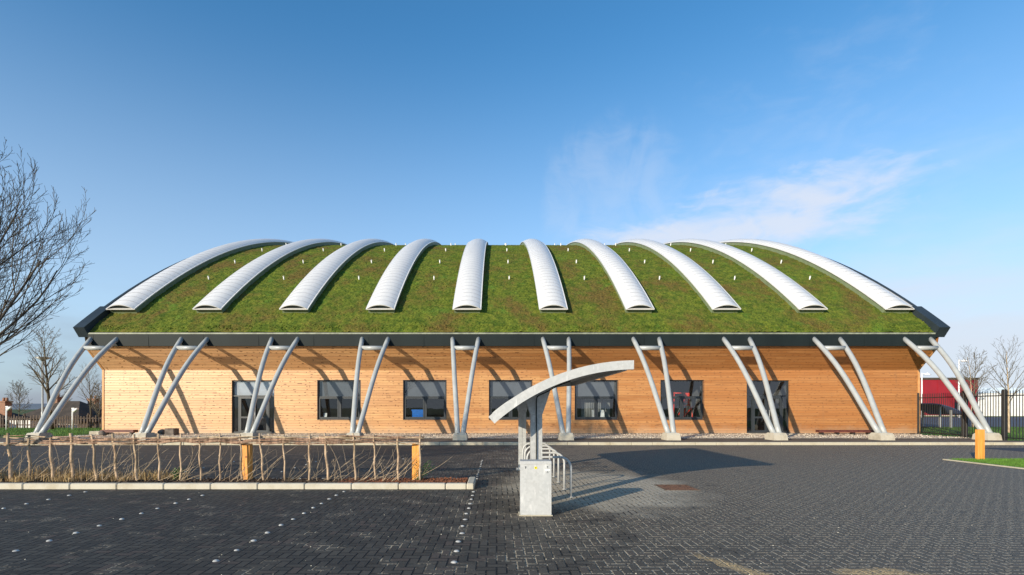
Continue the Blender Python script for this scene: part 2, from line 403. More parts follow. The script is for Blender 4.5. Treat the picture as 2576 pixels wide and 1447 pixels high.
def mat_brick(name, c=(0.30, 0.12, 0.06)):
    t = NT(name); b = t.n('ShaderNodeTexBrick'); x, y, z = t.sep(); t.l(t.comb(t.m('ADD', x, y), z, 0.0), b.inputs[0])
    b.inputs['Scale'].default_value = 4.4; b.inputs['Color1'].default_value = (*c, 1)
    b.inputs['Color2'].default_value = (c[0]*.6, c[1]*.6, c[2]*.6, 1); b.inputs['Mortar'].default_value = (0.3, 0.27, 0.22, 1)
    t.set(b.outputs[0], 0.85); return t.mat

def mat_gravel():
    t = NT('pale_gravel'); v = t.voro(16, out='Color'); d = t.voro(16); s = t.n('ShaderNodeSeparateColor'); t.l(v, s.inputs[0])
    c = t.mix(s.outputs[0], (0.60, 0.49, 0.36), (0.95, 0.85, 0.68)); c = t.mix(t.sm(d, 0.5, 0.75), c, (0.16, 0.12, 0.09))
    c = t.mix(t.m('MULTIPLY', t.sm(t.noise(0.7, det=4), 0.5, 0.7), 0.35), c, (0.30, 0.21, 0.13))
    t.set(c, 0.85); t.bump(t.m('SUBTRACT', 1.0, d), 0.9, 0.04); return t.mat

def mat_rooflight():
    t = NT('polycarbonate_glazing')
    tc = t.n('ShaderNodeTexCoord'); x, y, z = t.sep()
    n = t.noise(1.2, det=4, stretch=(1, 0.3, 0.3)); n2 = t.noise(7, det=3, stretch=(3, .4, .4))
    c = t.mix(n, (0.66, 0.65, 0.64), (0.76, 0.75, 0.73)); c = t.mix(t.m('MULTIPLY', t.sm(n2, 0.5, 0.75), 0.4), c, (0.5, 0.50, 0.50))
    t.set(c, 0.30, 0, 0.5); return t.mat

def mat_bark(name, a, b, scale=18):
    t = NT(name); n = t.noise(scale, det=5, stretch=(1, 1, .35), rough=0.7); n2 = t.noise(2, det=3)
    c = t.mix(t.sm(n, 0.3, 0.7), a, b); c = t.mix(t.m('MULTIPLY', t.sm(n2, 0.5, 0.7), 0.35), c, (0.07, 0.075, 0.035))
    t.set(c, 0.85, 0, 0.3); t.bump(n, 0.6, 0.01); return t.mat

def mat_orange_timber():
    t = NT('orange_stained_timber'); n = t.noise(5, stretch=(6, 6, 0.5), det=6, dist=.5); k = t.voro(3.2, stretch=(1, 1, 1))
    c = t.mix(t.sm(n, 0.3, 0.7), (0.62, 0.24, 0.035), (0.80, 0.36, 0.07))
    c = t.mix(t.m('SUBTRACT', 1.0, t.sm(k, 0.04, 0.11)), c, (0.28, 0.08, 0.01)); t.set(c, 0.55); t.bump(n, 0.3, .005); return t.mat

def mat_concrete(name, c=(0.46, 0.42, 0.34), dirt=(0.22, 0.18, 0.12)):
    t = NT(name); n = t.noise(2.2, det=7, rough=0.7); f = t.noise(70, det=2)
    cc = t.mix(t.m('MULTIPLY', t.sm(n, 0.45, 0.72), 0.55), c, dirt); cc = t.mix(t.m('MULTIPLY', t.sm(f, 0.5, 0.7), 0.25), cc, tuple(q*1.3 for q in c))
    t.set(cc, 0.85, 0, 0.3); t.bump(t.m('ADD', n, t.m('MULTIPLY', f, 0.3)), 0.35, 0.01); return t.mat

M = dict(
    wood=mat_wood_wall(), paver=mat_pavers(), sedum=mat_sedum(), lawn=mat_lawn(),
    field=mat_lawn('rough_field', (0.05, 0.075, 0.02), (0.09, 0.11, 0.03)),
    galv=mat_galv('galvanised_steel'), galv_white=mat_galv('galvanised_panel', (0.43, 0.44, 0.44), (0.50, 0.51, 0.51), 0.5, 0.1),
    strut=simple('silver_grey_paint', (0.36, 0.375, 0.37), 0.38, 0.0, 0.07, 2.5, spec=0.55),
    fascia=simple('dark_slate_metal', (0.011, 0.017, 0.018), 0.6, 0.0, 0.18, 0.7, spec=0.18, stretch=(1, 1, .2)),
    verge=simple('slate_blue_metal', (0.026, 0.036, 0.045), 0.5, 0.0, 0.15, 0.9, spec=0.35),
    trim=simple('pale_green_grey_edge', (0.22, 0.24, 0.18), 0.6, 0, 0.25, 4),
    curb=simple('green_grey_curb', (0.17, 0.21, 0.12), 0.6, 0, 0.12, 3),
    glazing=mat_rooflight(), rib=simple('rooflight_glazing_bar', (0.48, 0.49, 0.52), 0.5),
    louvre=simple('rooflight_end_panel', (0.022, 0.030, 0.030), 0.6), vent=simple('white_pvc', (0.8, 0.8, 0.78), 0.4, 0, 0.05),
    frame=simple('anthracite_aluminium', (0.030, 0.036, 0.042), 0.4, 0.1, 0.08, 3), glass=mat_glass('window_glass'),
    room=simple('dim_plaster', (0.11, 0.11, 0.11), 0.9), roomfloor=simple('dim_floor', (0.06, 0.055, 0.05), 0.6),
    endboard=simple('timber_end_board', (0.56, 0.30, 0.12), 0.6, 0, 0.2, 5, stretch=(4, 4, .6)),
    conc=mat_concrete('footing_concrete'), kerb=mat_concrete('kerb_concrete', (0.50, 0.47, 0.39), (0.33, 0.28, 0.19)),
    kerb2=mat_concrete('tan_kerb_concrete', (0.46, 0.42, 0.32), (0.30, 0.24, 0.15)),
    gravel=mat_gravel(), tarmac=simple('path_tarmac', (0.12, 0.085, 0.058), 0.9, 0, 0.3, 2.5, 0.3),
    road2=simple('far_road_asphalt', (0.068, 0.080, 0.110), 0.8, 0, 0.15, 0.4),
    dark_navy=simple('dark_navy_surface', (0.020, 0.025, 0.042), 0.85, 0, 0.2, 2),
    orange=mat_orange_timber(), black=simple('black_powder_coat', (0.020, 0.020, 0.020), 0.45),
    bark=mat_bark('grey_green_bark', (0.050, 0.042, 0.030), (0.135, 0.115, 0.080)),
    twig=mat_bark('dark_twig_bark', (0.045, 0.036, 0.028), (0.12, 0.10, 0.075)),
    fartwig=mat_bark('grey_twig_bark', (0.085, 0.075, 0.055), (0.19, 0.165, 0.125)),
    stake=mat_bark('hazel_stake_bark', (0.20, 0.135, 0.085), (0.62, 0.46, 0.31), 12),
    rod=mat_bark('hazel_rod_bark', (0.10, 0.055, 0.035), (0.46, 0.30, 0.21), 16),
    palerod=mat_bark('pale_cut_rods', (0.26, 0.19, 0.12), (0.58, 0.46, 0.32), 16),
    soil=simple('dark_soil', (0.030, 0.020, 0.013), 0.95, 0, 0.4, 14, 0.8),
    chips=simple('bark_chips', (0.16, 0.058, 0.025), 0.85, 0, 0.55, 9), darkchips=simple('leaf_litter', (0.060, 0.038, 0.024), 0.9, 0, 0.6, 9),
    straw=simple('dry_grass_blades', (0.48, 0.34, 0.16), 0.85, 0, 0.45, 5), leaf=simple('hedge_leaf', (0.045, 0.12, 0.018), 0.5, 0, 0.3, 20),
    blade=simple('lawn_blades', (0.085, 0.19, 0.018), 0.7, 0, 0.35, 6),
    bench=simple('oxblood_timber', (0.10, 0.028, 0.018), 0.6, 0, 0.3, 5), rock=simple('dark_boulder', (0.12, 0.10, 0.085), 0.9, 0, 0.35, 6, 0.5),
    iron=simple('rusty_iron', (0.12, 0.062, 0.040), 0.9, 0, 0.85, 45), studm=simple('stud_white_paint', (0.48, 0.47, 0.44), 0.35, 0.1, 0.2, 30),
    brick=mat_brick('chimney_brick', (0.34, 0.14, 0.07)), slate=simple('brown_roof_tiles', (0.060, 0.046, 0.034), 0.85, 0, 0.25, 1.5, 0.3),
    darkslate=simple('dark_roof_tiles', (0.030, 0.026, 0.026), 0.85, 0, 0.25, 1.5, .3),
    render=simple('white_render', (0.74, 0.73, 0.70), 0.8, 0, 0.08, 1), red=simple('crimson_cladding', (0.27, 0.012, 0.022), 0.6, 0, 0.08, 0.6),
    bluemetal=simple('blue_grey_roof', (0.050, 0.070, 0.15), 0.6), whitepaint=simple('white_paint', (0.75, 0.76, 0.76), 0.5),
    blue=simple('blue_plastic', (0.01, 0.17, 0.62), 0.4), paper=simple('white_card', (0.85, 0.85, 0.83), 0.7), redpaint=simple('red_enamel', (0.95, 0.06, 0.03), 0.35),
    curtain=simple('grey_curtain', (0.26, 0.26, 0.25), 0.9, 0, 0.3, 8, stretch=(6, 1, .1)), yellow=simple('yellow_vinyl', (0.85, 0.72, 0.02), 0.5, 0, 0.05),
    hill=simple('distant_hill', (0.12, 0.15, 0.19), 1.0, 0, 0.12, 0.02), oldwood=simple('weathered_fence_wood', (0.085, 0.062, 0.048), 0.9, 0, 0.35, 4),
    blind=simple('grey_blind', (0.15, 0.16, 0.18), 0.8, 0, 0.08, 2), whiteblind=simple('white_blind', (0.62, 0.63, 0.68), 0.8, 0, 0.05, 2),
    bluewhite=simple('pale_blue_cladding', (0.50, 0.60, 0.72), 0.6),
)

# ------------------------------------------------------------------ ground and paving
def gh(x, y):
    # the land falls away beyond the left lawn
    a = min(1, max(0, (y - 41) / 14)); a = a*a*(3-2*a); b = min(1, max(0, (-20 - x) / 8)); return -0.02 - 2.2 * a * b
def ground():
    xs = [-4000, -1500, -500, -200, -120, -80] + list(range(-70, -14, 3)) + [0, 30, 80, 200, 500, 1500, 4000]
    ys = [-4000, -500, -100, 0, 25, 38] + [41 + 1.5*i for i in range(12)] + [70, 100, 200, 500, 1500, 6000]
    V = [(x, y, gh(x, y)) for y in ys for x in xs]; n = len(xs)
    F = [(j*n+i, j*n+i+1, (j+1)*n+i+1, (j+1)*n+i) for j in range(len(ys)-1) for i in range(n-1)]
    m = MB(); m.add(V, F, True); struct(m.build('ground', M['field']))
ground()
def sheet(name, mat, x0, x1, y0, y1, z0, z1): return struct(MB().box(x0, x1, y0, y1, z0, z1).build(name, mat))
sheet('road', M['paver'], -70, 90, -30, 22.4, -0.3, 0.0)
sheet('pavement', M['tarmac'], -70, 23.4, 22.55, 29.9, -0.3, 0.118)
sheet('pavement', M['tarmac'], 23.4, 60, 22.55, 23.6, -0.3, 0.118)
sheet('lawn', M['lawn'], -90, -22.9, 26.0, 38.5, -0.3, 0.126)
sheet('lawn', M['lawn'], 24.3, 90, 23.75, 44, -0.3, 0.02)
sheet('far_road', M['road2'], 24.4, 160, 44.0, 96, -0.3, 0.01)
sheet('lawn', M['lawn'], 60, 160, 96.2, 99, -0.3, 0.06)
sheet('dark_patch', M['dark_navy'], 19.3, 60, 16.6, 20.8, -0.1, 0.004)  # flat dark navy sheet over the ground at the right
# kerb along the building side, one stone every 0.915 m
def kerb_row(name, mat, x0, x1, y0, y1, z1, step=0.925, gap=0.008, label=None):
    m = MB(); x = x0
    while x < x1 - 0.05:
        e = min(x1, x + step - gap); m.bbox(x, e, y0, y1, -0.15, z1 + random.uniform(-.002, .002), 0.018); x += step
    return struct(m.build(name, mat))
kerb_row('kerb', M['kerb2'], -70, 60, 22.4, 22.545, 0.122)
kerb_row('island_kerb', M['kerb'], -14.0, -0.60, 10.2, 10.345, 0.112, 0.928)
kerb_row('island_kerb', M['kerb'], -14.0, -0.60, 11.12, 11.22, 0.085, 0.928)
m = MB(); m.bbox(-0.597, -0.452, 10.2, 11.22, -0.15, 0.114, 0.02); struct(m.build('island_kerb', M['kerb']))
sheet('flower_bed', M['soil'], -14, -0.60, 10.346, 11.118, -0.2, 0.07)
# grass plot on the right with its edging
m = MB(); m.box(13.88, 40, -5, 15.92, -0.2, 0.022); struct(m.build('verge_grass', M['lawn']))
m = MB(); m.box(13.80, 13.875, -5, 16.0, -0.2, 0.03); m.box(13.88, 40, 15.925, 16.0, -0.2, 0.028); struct(m.build('edging', M['kerb2']))
# gravel strip
m = MB()
gx0, gx1, gy0, gy1 = -22.5, 23.3, 25.0, 29.7
nx, ny = 230, 24
V = []; F = []
for j in range(ny+1):
    for i in range(nx+1):
        x = gx0 + (gx1-gx0)*i/nx; yy = gy0 + (gy1-gy0)*j/ny
        if j == 0: yy += 0.12*mnoise.noise(Vector((x*1.3, 0, 0)))
        V.append((x, yy, 0.135 + (0.0 if j in (0,) else 0.02*mnoise.noise(Vector((x*3, yy*3, 1))))))
for j in range(ny):
    for i in range(nx): a = j*(nx+1)+i; F.append((a, a+1, a+nx+2, a+nx+1))
m.add(V, F, True); struct(m.build('gravel_strip', M['gravel']))
def scatter_stones():
    m = MB(); rnd = random.Random(4)
    for k in range(5200):
        x = rnd.uniform(gx0, gx1); y = rnd.uniform(25.0, 29.6); r = rnd.uniform(0.02, 0.045)
        c = Vector((x, y, 0.14 + r*0.3)); q = [Vector((rnd.uniform(.7,1.2)*r*a, rnd.uniform(.7,1.2)*r*b, rnd.uniform(.5,.8)*r*cc)) for a,b,cc in ((1,0,0),(0,1,0),(-1,0,0),(0,-1,0),(0,0,1))]
        m.add([c+v for v in q], [(0,1,4),(1,2,4),(2,3,4),(3,0,4)])
    tag(m.build('gravel_stones', M['gravel']), 'pale loose stones spread along the foot of the timber wall', 'gravel', kind='stuff')
scatter_stones()

# ------------------------------------------------------------------ the sports hall
XL, XR = -22.55, 24.17; YW = 29.68; YE = 28.14; ZK = 3.80
_s = np.array([46.2, 43.9, 38.3, 34.8, 31.2, 28.0, 24.3]); _y = np.array([838, 787, 702, 663, 634, 622, 621.5])
_Y = 1300/_s; _Z = 1.6 + (1027-_y)/_s
_c = np.linalg.lstsq(np.c_[_Y, _Z, np.ones(7)], _Y**2 + _Z**2, rcond=None)[0]
YC, ZC = float(_c[0]/2), float(_c[1]/2); RR = math.sqrt(_c[2] + YC**2 + ZC**2)
A0 = math.acos((YC-YE)/RR)        # angle of the eaves point, measured from -Y
def arc(a, off=0.0): return (YC - (RR+off)*math.cos(a), ZC + (RR+off)*math.sin(a))
def ang(Y): return math.acos((YC-Y)/RR)
hall = empty('sports_hall', (0.81, YW, 0), 'long timber clad sports hall under an arched grass roof with ten white rooflights', 'building')
BAY = 4.93
OPEN = [(-15.23 + BAY*k, -15.23 + BAY*k + 2.45, 0.19 if k in (0, 6) else 0.96, 3.20, k) for k in range(7)]
def walls():
    m = MB()
    xs = sorted(set([XL, XR] + [o[0] for o in OPEN] + [o[1] for o in OPEN])); D = 0.22
    for a, b in zip(xs[:-1], xs[1:]):
        o = [q for q in OPEN if abs(q[0]-a) < 1e-6]
        def q(z0, z1): m.add([(a, YW, z0), (b, YW, z0), (b, YW, z1), (a, YW, z1)], [(0,1,2,3)])
        if o:
            z0, z1 = o[0][2], o[0][3]
            if z0 > 0.2: q(0.16, z0)
            q(z1, ZK)
            m.add([(a,YW,z1),(b,YW,z1),(b,YW+D,z1),(a,YW+D,z1)], [(3,2,1,0)]); m.add([(a,YW,z0),(b,YW,z0),(b,YW+D,z0),(a,YW+D,z0)], [(0,1,2,3)])
            m.add([(a,YW,z0),(a,YW+D,z0),(a,YW+D,z1),(a,YW,z1)], [(0,1,2,3)]); m.add([(b,YW,z0),(b,YW+D,z0),(b,YW+D,z1),(b,YW,z1)], [(3,2,1,0)])
        else: q(0.16, ZK)
    # end walls and back wall
    YB = 2*YC - YE; A1 = math.pi - A0
    prof = [(YW, 0.1), (YW, ZK), (YE+0.22, 5.0)] + [arc(A0 + (A1-A0)*i/40, -0.12) for i in range(41)] + [(YB-1.5, 3.8), (YB-1.5, 0.1)]
    for X, fl in ((XL, 1), (XR, 0)):
        m.add([(X, p[0], p[1]) for p in prof], [tuple(range(len(prof))) if fl else tuple(range(len(prof)-1, -1, -1))])
    m.box(XL, XR, YB-1.6, YB-1.45, 0.1, 5)
    m.build('wall', M['wood'], hall)
    m = MB(); m.add([(XL, YW, ZK+.002), (XR, YW, ZK+.002), (XR, YE+0.22, 5.0), (XL, YE+0.22, 5.0)], [(0,1,2,3)])
    m.build('eaves_boarding', M['wood'], hall)
    for X0, X1 in ((XL-0.11, XL-0.002), (XR+0.002, XR+0.11)):
        m = MB(); m.box(X0, X1, YW-0.03, YW+0.12, 0.13, ZK)
        m.prism([(YW-0.03, ZK+.002), (YE+0.19, 5.02), (YE+0.36, 5.08), (YW+0.12, ZK+.03)], 'x', X0, X1)
        m.build('end_board', M['endboard'], hall)
    m = MB(); m.box(XL+.02, XR-.02, YW+0.01, YW+0.14, 0.10, 0.185); m.build('plinth', M['frame'], hall)
    # interior lining
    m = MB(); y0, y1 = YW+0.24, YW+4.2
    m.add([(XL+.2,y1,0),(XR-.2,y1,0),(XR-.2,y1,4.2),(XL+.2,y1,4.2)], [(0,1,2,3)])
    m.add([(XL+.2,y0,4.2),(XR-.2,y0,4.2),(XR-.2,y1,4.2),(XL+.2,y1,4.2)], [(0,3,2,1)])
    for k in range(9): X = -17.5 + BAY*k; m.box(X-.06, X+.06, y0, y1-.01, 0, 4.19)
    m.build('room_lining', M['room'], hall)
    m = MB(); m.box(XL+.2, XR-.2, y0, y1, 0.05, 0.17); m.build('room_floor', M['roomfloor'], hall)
    for o in OPEN:
        if o[4] not in (0, 6): m = MB(); m.box(o[0]-.1, o[1]+.1, YW+0.23, YW+0.62, 1.03, 1.07); m.build('inner_sill', M['frame'], hall)
walls()
def bars(m, x0, x1, z0, z1, y, w=0.06, d=0.06):      # rectangular ring
    m.box(x0, x1, y, y+d, z1-w, z1); m.box(x0, x1, y, y+d, z0, z0+w)
    m.box(x0, x0+w, y, y+d, z0+w, z1-w); m.box(x1-w, x1, y, y+d, z0+w, z1-w)
def windows():
    for x0, x1, z0, z1, k in OPEN:
        y = YW + 0.09
        if k not in (0, 6):
            m = MB(); bars(m, x0+.003, x1-.003, z0+.003, z1-.003, y, 0.05, 0.09)
            # projecting dark surround
            zt = z0 + (z1-z0)*0.575; m.box(x0+.053, x1-.053, y+.003, y+.08, zt-.035, zt+.035)
            xm = (x0+x1)/2; m.box(xm-.03, xm+.03, y+.003, y+.08, z0+.053, zt-.035)
            w = m.build('window', M['frame'], hall)
            s = MB(); bars(s, x0+.06, xm-.035, z0+.06, zt-.04, y-.015, 0.07, 0.05); bars(s, xm+.035, x1-.06, z0+.06, zt-.04, y-.015, 0.07, 0.05)
            sub(s, 'sash', M['frame'], w)
            s = MB(); s.add([(x0+.05,y+.05,z0+.05),(x1-.05,y+.05,z0+.05),(x1-.05,y+.05,z1-.05),(x0+.05,y+.05,z1-.05)], [(0,1,2,3)]); sub(s, 'pane', M['glass'], w)
            s = MB(); s.box(x0-.02, x1+.02, YW-.035, YW+.088, z0-.03, z0-.002); s.box(x0-.02, x0-.001, YW-.012, YW+.02, z0, z1); s.box(x1+.001, x1+.02, YW-.012, YW+.02, z0, z1); s.box(x0-.02, x1+.02, YW-.012, YW+.02, z1+.001, z1+.022)
            sub(s, 'surround', M['frame'], w)
            if k < 5: s = MB(); s.box(x0+.05, x1-.05, YW+.225, YW+.24, zt+.02, z1-.02); sub(s, 'blind', M['blind'], w)
        else:
            m = MB(); bars(m, x0+.003, x1-.003, z0, z1-.003, y, 0.06, 0.10)
            zt = 2.27; m.box(x0+.063, x1-.063, y+.003, y+.09, zt, zt+.07)
            a, b = x0+0.36, x1-0.36
            for q in (a, b): m.box(q-.03, q+.03, y+.003, y+.09, z0+.06, zt)
            w = m.build('door', M['frame'], hall)
            s = MB(); xm = (a+b)/2
            for p, q in ((a+.035, xm-.006), (xm+.006, b-.035)):
                bars(s, p, q, z0+.02, zt-.01, y-.01, 0.11, 0.055); s.box(p+.11, q-.11, y-.008, y+.04, 1.02, 1.12)
            sub(s, 'door_leaf', M['frame'], w)
            s = MB(); s.add([(x0+.05,y+.05,z0+.05),(x1-.05,y+.05,z0+.05),(x1-.05,y+.05,z1-.05),(x0+.05,y+.05,z1-.05)], [(0,1,2,3)]); sub(s, 'pane', M['glass'], w)
            s = MB()
            for q in (xm-.09, xm+.09): s.tube([(q, y-.07, .9), (q, y-.07, 1.5)], .014, 8); s.tube([(q, y-.07, .95), (q, y, .95)], .01, 6); s.tube([(q, y-.07, 1.45), (q, y, 1.45)], .01, 6)
            sub(s, 'handle', M['galv'], w)
            if k == 0: s = MB(); s.box(x0+.05, x1-.05, YW+.225, YW+.24, zt+.06, z1-.04); sub(s, 'blind', M['whiteblind'], w)
            s = MB(); s.box(x0-.1, x1+.1, YW-.9, YW+.088, 0.10, 0.172); sub(s, 'doorstep', M['conc'], w)
def sub(s, name, mat, parent, label=None):
    o = s.build(name, mat); o.parent = parent; o.location = -absloc(parent)
    if label: o['label'] = label
    return o
windows()
def roof():
    # planted surface as a fine, uneven grid
    a1 = ang(50.0); rows = 330; cols = 470
    al = np.linspace(A0 + 0.0006, a1, rows); xs = np.linspace(-22.26, 23.86, cols)
    rng = np.random.default_rng(3)
    h = rng.random((rows, cols)) * 0.055
    g = rng.random((rows//6+3, cols//6+3)); gi = np.arange(rows)/6.0; gj = np.arange(cols)/6.0
    i0 = gi.astype(int); j0 = gj.astype(int); fi = (gi-i0)[:, None]; fj = (gj-j0)[None, :]
    h += 0.06 * ((g[i0][:, j0]*(1-fi) + g[i0+1][:, j0]*fi)*(1-fj) + (g[i0][:, j0+1]*(1-fi) + g[i0+1][:, j0+1]*fi)*fj)
    h -= 0.04; h = h - 0.12*np.exp(-((al-A0)*RR/0.35))[:, None]
    # small gaps and low spots
    X, A = np.meshgrid(xs + 0, al); X = X + (rng.random(X.shape)-.5)*.05
    r = RR + h; Y = YC - r*np.cos(A); Z = ZC + r*np.sin(A)
    V = np.stack([X, Y, Z], -1).reshape(-1, 3)
    idx = np.arange(rows*cols).reshape(rows, cols)
    F = np.stack([idx[:-1, :-1], idx[:-1, 1:], idx[1:, 1:], idx[1:, :-1]], -1).reshape(-1, 4)
    # rest of the arch, coarse
    al2 = np.linspace(a1, math.pi - A0, 50)
    X2, A2 = np.meshgrid(np.linspace(-22.26, 23.86, 24), al2); V2 = np.stack([X2, YC - (RR-.01)*np.cos(A2), ZC + (RR-.01)*np.sin(A2)], -1).reshape(-1, 3)
    id2 = np.arange(50*24).reshape(50, 24) + len(V); F2 = np.stack([id2[:-1, :-1], id2[:-1, 1:], id2[1:, 1:], id2[1:, :-1]], -1).reshape(-1, 4)
    o = arrays('planted_roof', np.r_[V, V2], np.r_[F, F2], M['sedum'], hall, smooth=False)
    # short tufts that break the smooth edge
    m = MB(); rnd = random.Random(9)
    for k in range(5200):
        x = rnd.uniform(-22.1, 23.8); a = A0 + (a1-A0)*rnd.random()**1.1 * 1.02 + .004
        if rnd.random() < 0.35: a = A0 + rnd.uniform(0.003, 0.01)
        y, z = arc(a, -0.12*math.exp(-(a-A0)*RR/.35)); hh = rnd.uniform(0.04, 0.10); w = rnd.uniform(.02, .05)
        dx = rnd.uniform(-.05, .05); th = rnd.uniform(0, 3.14); cx, cy = w*math.cos(th), w*math.sin(th)
        m.add([(x-cx, y-cy, z-.01), (x+cx, y+cy, z-.01), (x+dx, y-hh*.3, z+hh)], [(0,1,2)])
    tf = sub(m, 'planting_tufts', M['sedum'], o); tf['kind'] = 'stuff'
    # front fascia, pale edge strip, soffit
    m = MB(); XA, XB = -22.28, 23.9
    m.prism([(YE, 5.63), (YE+0.02, 4.99), (YE+0.42, 4.99), (YE+0.42, 5.63)], 'x', XA, XB)
    for k in range(16):      # faint panel joints stand proud
        x = XA + 3.0*k + .3
        if x < XB: m.box(x, x+.006, YE-.004, YE+.01, 5.0, 5.62)
    m.build('fascia', M['fascia'], hall)
    m = MB(); m.box(XA, XB, YE-0.015, YE+0.10, 5.632, 5.712); m.build('eaves_trim', M['trim'], hall)
    # verges: boxes that follow the arch at both ends
    def sweep(x0, x1, o0, o1, aa, ab, n):
        m = MB(); vs = []
        for i in range(n+1):
            a = aa + (ab-aa)*i/n; p0 = arc(a, o0); p1 = arc(a, o1); vs += [(x0,)+p0, (x1,)+p0, (x1,)+p1, (x0,)+p1]
        fs = [(0,1,2,3), tuple(n*4+q for q in (3,2,1,0))]
        for i in range(n):
            for q in range(4): r_ = (q+1) % 4; fs.append((i*4+q, i*4+r_, (i+1)*4+r_, (i+1)*4+q)[::-1])
        m.add(vs, fs); return m
    af = A0 - 0.002; am = ang(29.95); ae = math.pi - A0
    for side in (0, 1):
        x0, x1 = ((-22.86, -22.27) if side == 0 else (23.87, 24.46))
        v = sweep(x0, x1, -0.32, 0.30, af, am, 3).build('verge', M['verge'], hall)
        xo0, xo1 = ((-22.86, -22.70) if side == 0 else (24.30, 24.46))
        sub(sweep(xo0, xo1, -0.32, 0.17, am, ae, 60), 'verge_rail', M['verge'], v)
        xi0, xi1 = ((-22.695, -22.27) if side == 0 else (23.87, 24.295))
        sub(sweep(xi0, xi1, -0.30, 0.12, am, ae, 60), 'verge_flashing', M['rib'], v)
roof()
def rooflight_mesh():
    # along local arch, centred on x=0; curb + segmented vault + end panel
    W = 0.74; a0 = ang(29.72); a1 = math.pi - a0
    lower = 0.10; curb_h = 0.33; rise = 0.27; n = 84
    cm = MB(); vs = []
    for i in range(n+1):
        a = a0 + (a1-a0)*i/n
        for x, o in ((-W, -0.05), (-W, curb_h), (W, curb_h), (W, -0.05)): vs.append((x,) + arc(a, o))
    fs = [(3,2,1,0), tuple(n*4+q for q in (0,1,2,3))]
    for i in range(n):
        for q in range(4): r_ = (q+1) % 4; fs.append((i*4+q, i*4+r_, (i+1)*4+r_, (i+1)*4+q))
    cm.add(vs, fs)
    # vault
    gm = MB(); K = 12; W2 = W + 0.05; vs = []
    def prof(t, extra=0.0):
        q = 2*t - 1; return (q*(W2+extra), curb_h + 0.012 + (rise+extra)*(1 - abs(q)**2.15))
    for i in range(n+1):
        a = a0 - 0.0015 + (a1-a0)*i/n
        for k in range(K+1):
            x, o = prof(k/K); vs.append((x,) + arc(a, o))
    fs = []
    for i in range(n):
        for k in range(K): b = i*(K+1)+k; fs.append((b, b+1, b+K+2, b+K+1)[::-1])
    gm.add(vs, fs, True)
    for i0_ in (0, n):   # closing lips
        pass
    # glazing bars
    rm = MB(); arclen = (a1-a0)*RR; nb = int(arclen/0.52)
    for j in range(nb+1):
        a = a0 - 0.0012 + (a1-a0)*j/nb; da = (0.022 if j else 0.03)/RR; vs = []
        for aa in (a-da, a+da):
            for k in range(K+1):
                x, o = prof(k/K, 0.008); vs.append((x,) + arc(aa, o))
        fs = [(k, k+1, K+2+k, K+1+k)[::-1] for k in range(K)]
        # a little thickness
        rm.add(vs, fs, True)
    # white edge frames both sides and front lip
    em = MB(); vs = []
    for sgn in (-1, 1):
        vs = []
        for i in range(n+1):
            a = a0 - 0.002 + (a1-a0+.002)*i/n
            for x, o in ((sgn*W*1.002, curb_h-0.02), (sgn*(W2+.03), curb_h-0.02), (sgn*(W2+.03), curb_h+0.03), (sgn*W*1.002, curb_h+0.03)): vs.append((x,)+arc(a, o))
        fs = [(0,1,2,3), tuple(n*4+q for q in (3,2,1,0))]
        for i in range(n):
            for q in range(4): r_ = (q+1) % 4; fs.append((i*4+q, i*4+r_, (i+1)*4+r_, (i+1)*4+q))
        em.add(vs, fs)
    p = [arc(a0-.0025, curb_h-.03), arc(a0-.0025, curb_h+.02), arc(a0+.001, curb_h+.02), arc(a0+.001, curb_h-.03)]
    em.prism(p, 'x', -W2-.028, W2+.028)
    # arched front lip
    vs = []
    for aa in (a0-.0025, a0+.0005):
        for ex in (-0.035, 0.012):
            for k in range(K+1): x, o = prof(k/K, ex); vs.append((x,)+arc(aa, o))
    q = K+1; fs = []
    for k in range(K): fs += [(k, k+1, q+k+1, q+k), (q+k, q+k+1, 3*q+k+1, 3*q+k), (2*q+k, 2*q+k+1, k+1, k)]
    em.add(vs, fs)
    # end panel
    pm = MB(); vs = [(x,) + arc(a0-.0012, o) for x, o in (prof(k/K, -.02) for k in range(K+1))]; pm.add(vs, [tuple(range(K+1))])
    return cm, gm, rm, em, pm
def rooflights():
    cm, gm, rm, em, pm = rooflight_mesh()
    base = cm.build('rooflight', M['curb']); nf = len(gm.f); gm.add(rm.v, rm.f, True); g_ = gm.build('glazing', M['glazing'], base); g_.data.materials.append(M['rib'])
    for q in range(nf, len(gm.f)): g_.data.polygons[q].material_index = 1
    kids = [em.build('edge_frame', M['glazing'], base), pm.build('end_panel', M['louvre'], base)]
    for k in range(-5, 5):
        o = base if k == -5 else copy_tree(base)
        o.parent = hall; o.location = Vector((3.22 + BAY*k, 0, 0)) - Vector(hall.location)
rooflights()
def vents():
    m = MB(); m.tube([(0,0,-.05),(0,0,.22)], .042, 8); m.tube([(0,0,.22),(0,0,.26)], [.052,.046], 8)
    base = m.build('roof_vent', M['vent']); first = True
    for s in (38.3, 34.8, 31.2, 28.0, 25.35):
        y, z = arc(ang(1300/s), 0)
        for k in range(-4, 5):
            o = base if first else copy_tree(base); first = False
            o.parent = hall; o.location = Vector((0.81 + BAY*k, y, z)) - Vector(hall.location); o.rotation_euler = (R(22), 0, 0)
vents()
def strut_path(sgn, n=12):
    P = []
    a = Vector((sgn*0.12, 24.15, 0.36)); b = Vector((sgn*0.715, YE+0.12, 5.43)); d = b - a
    nrm = Vector((0, -d.z, d.y)).normalized()
    for i in range(n+1):
        t = i/n; P.append(a + d*t + nrm*(0.26*math.sin(math.pi*t**1.35)))
    return P
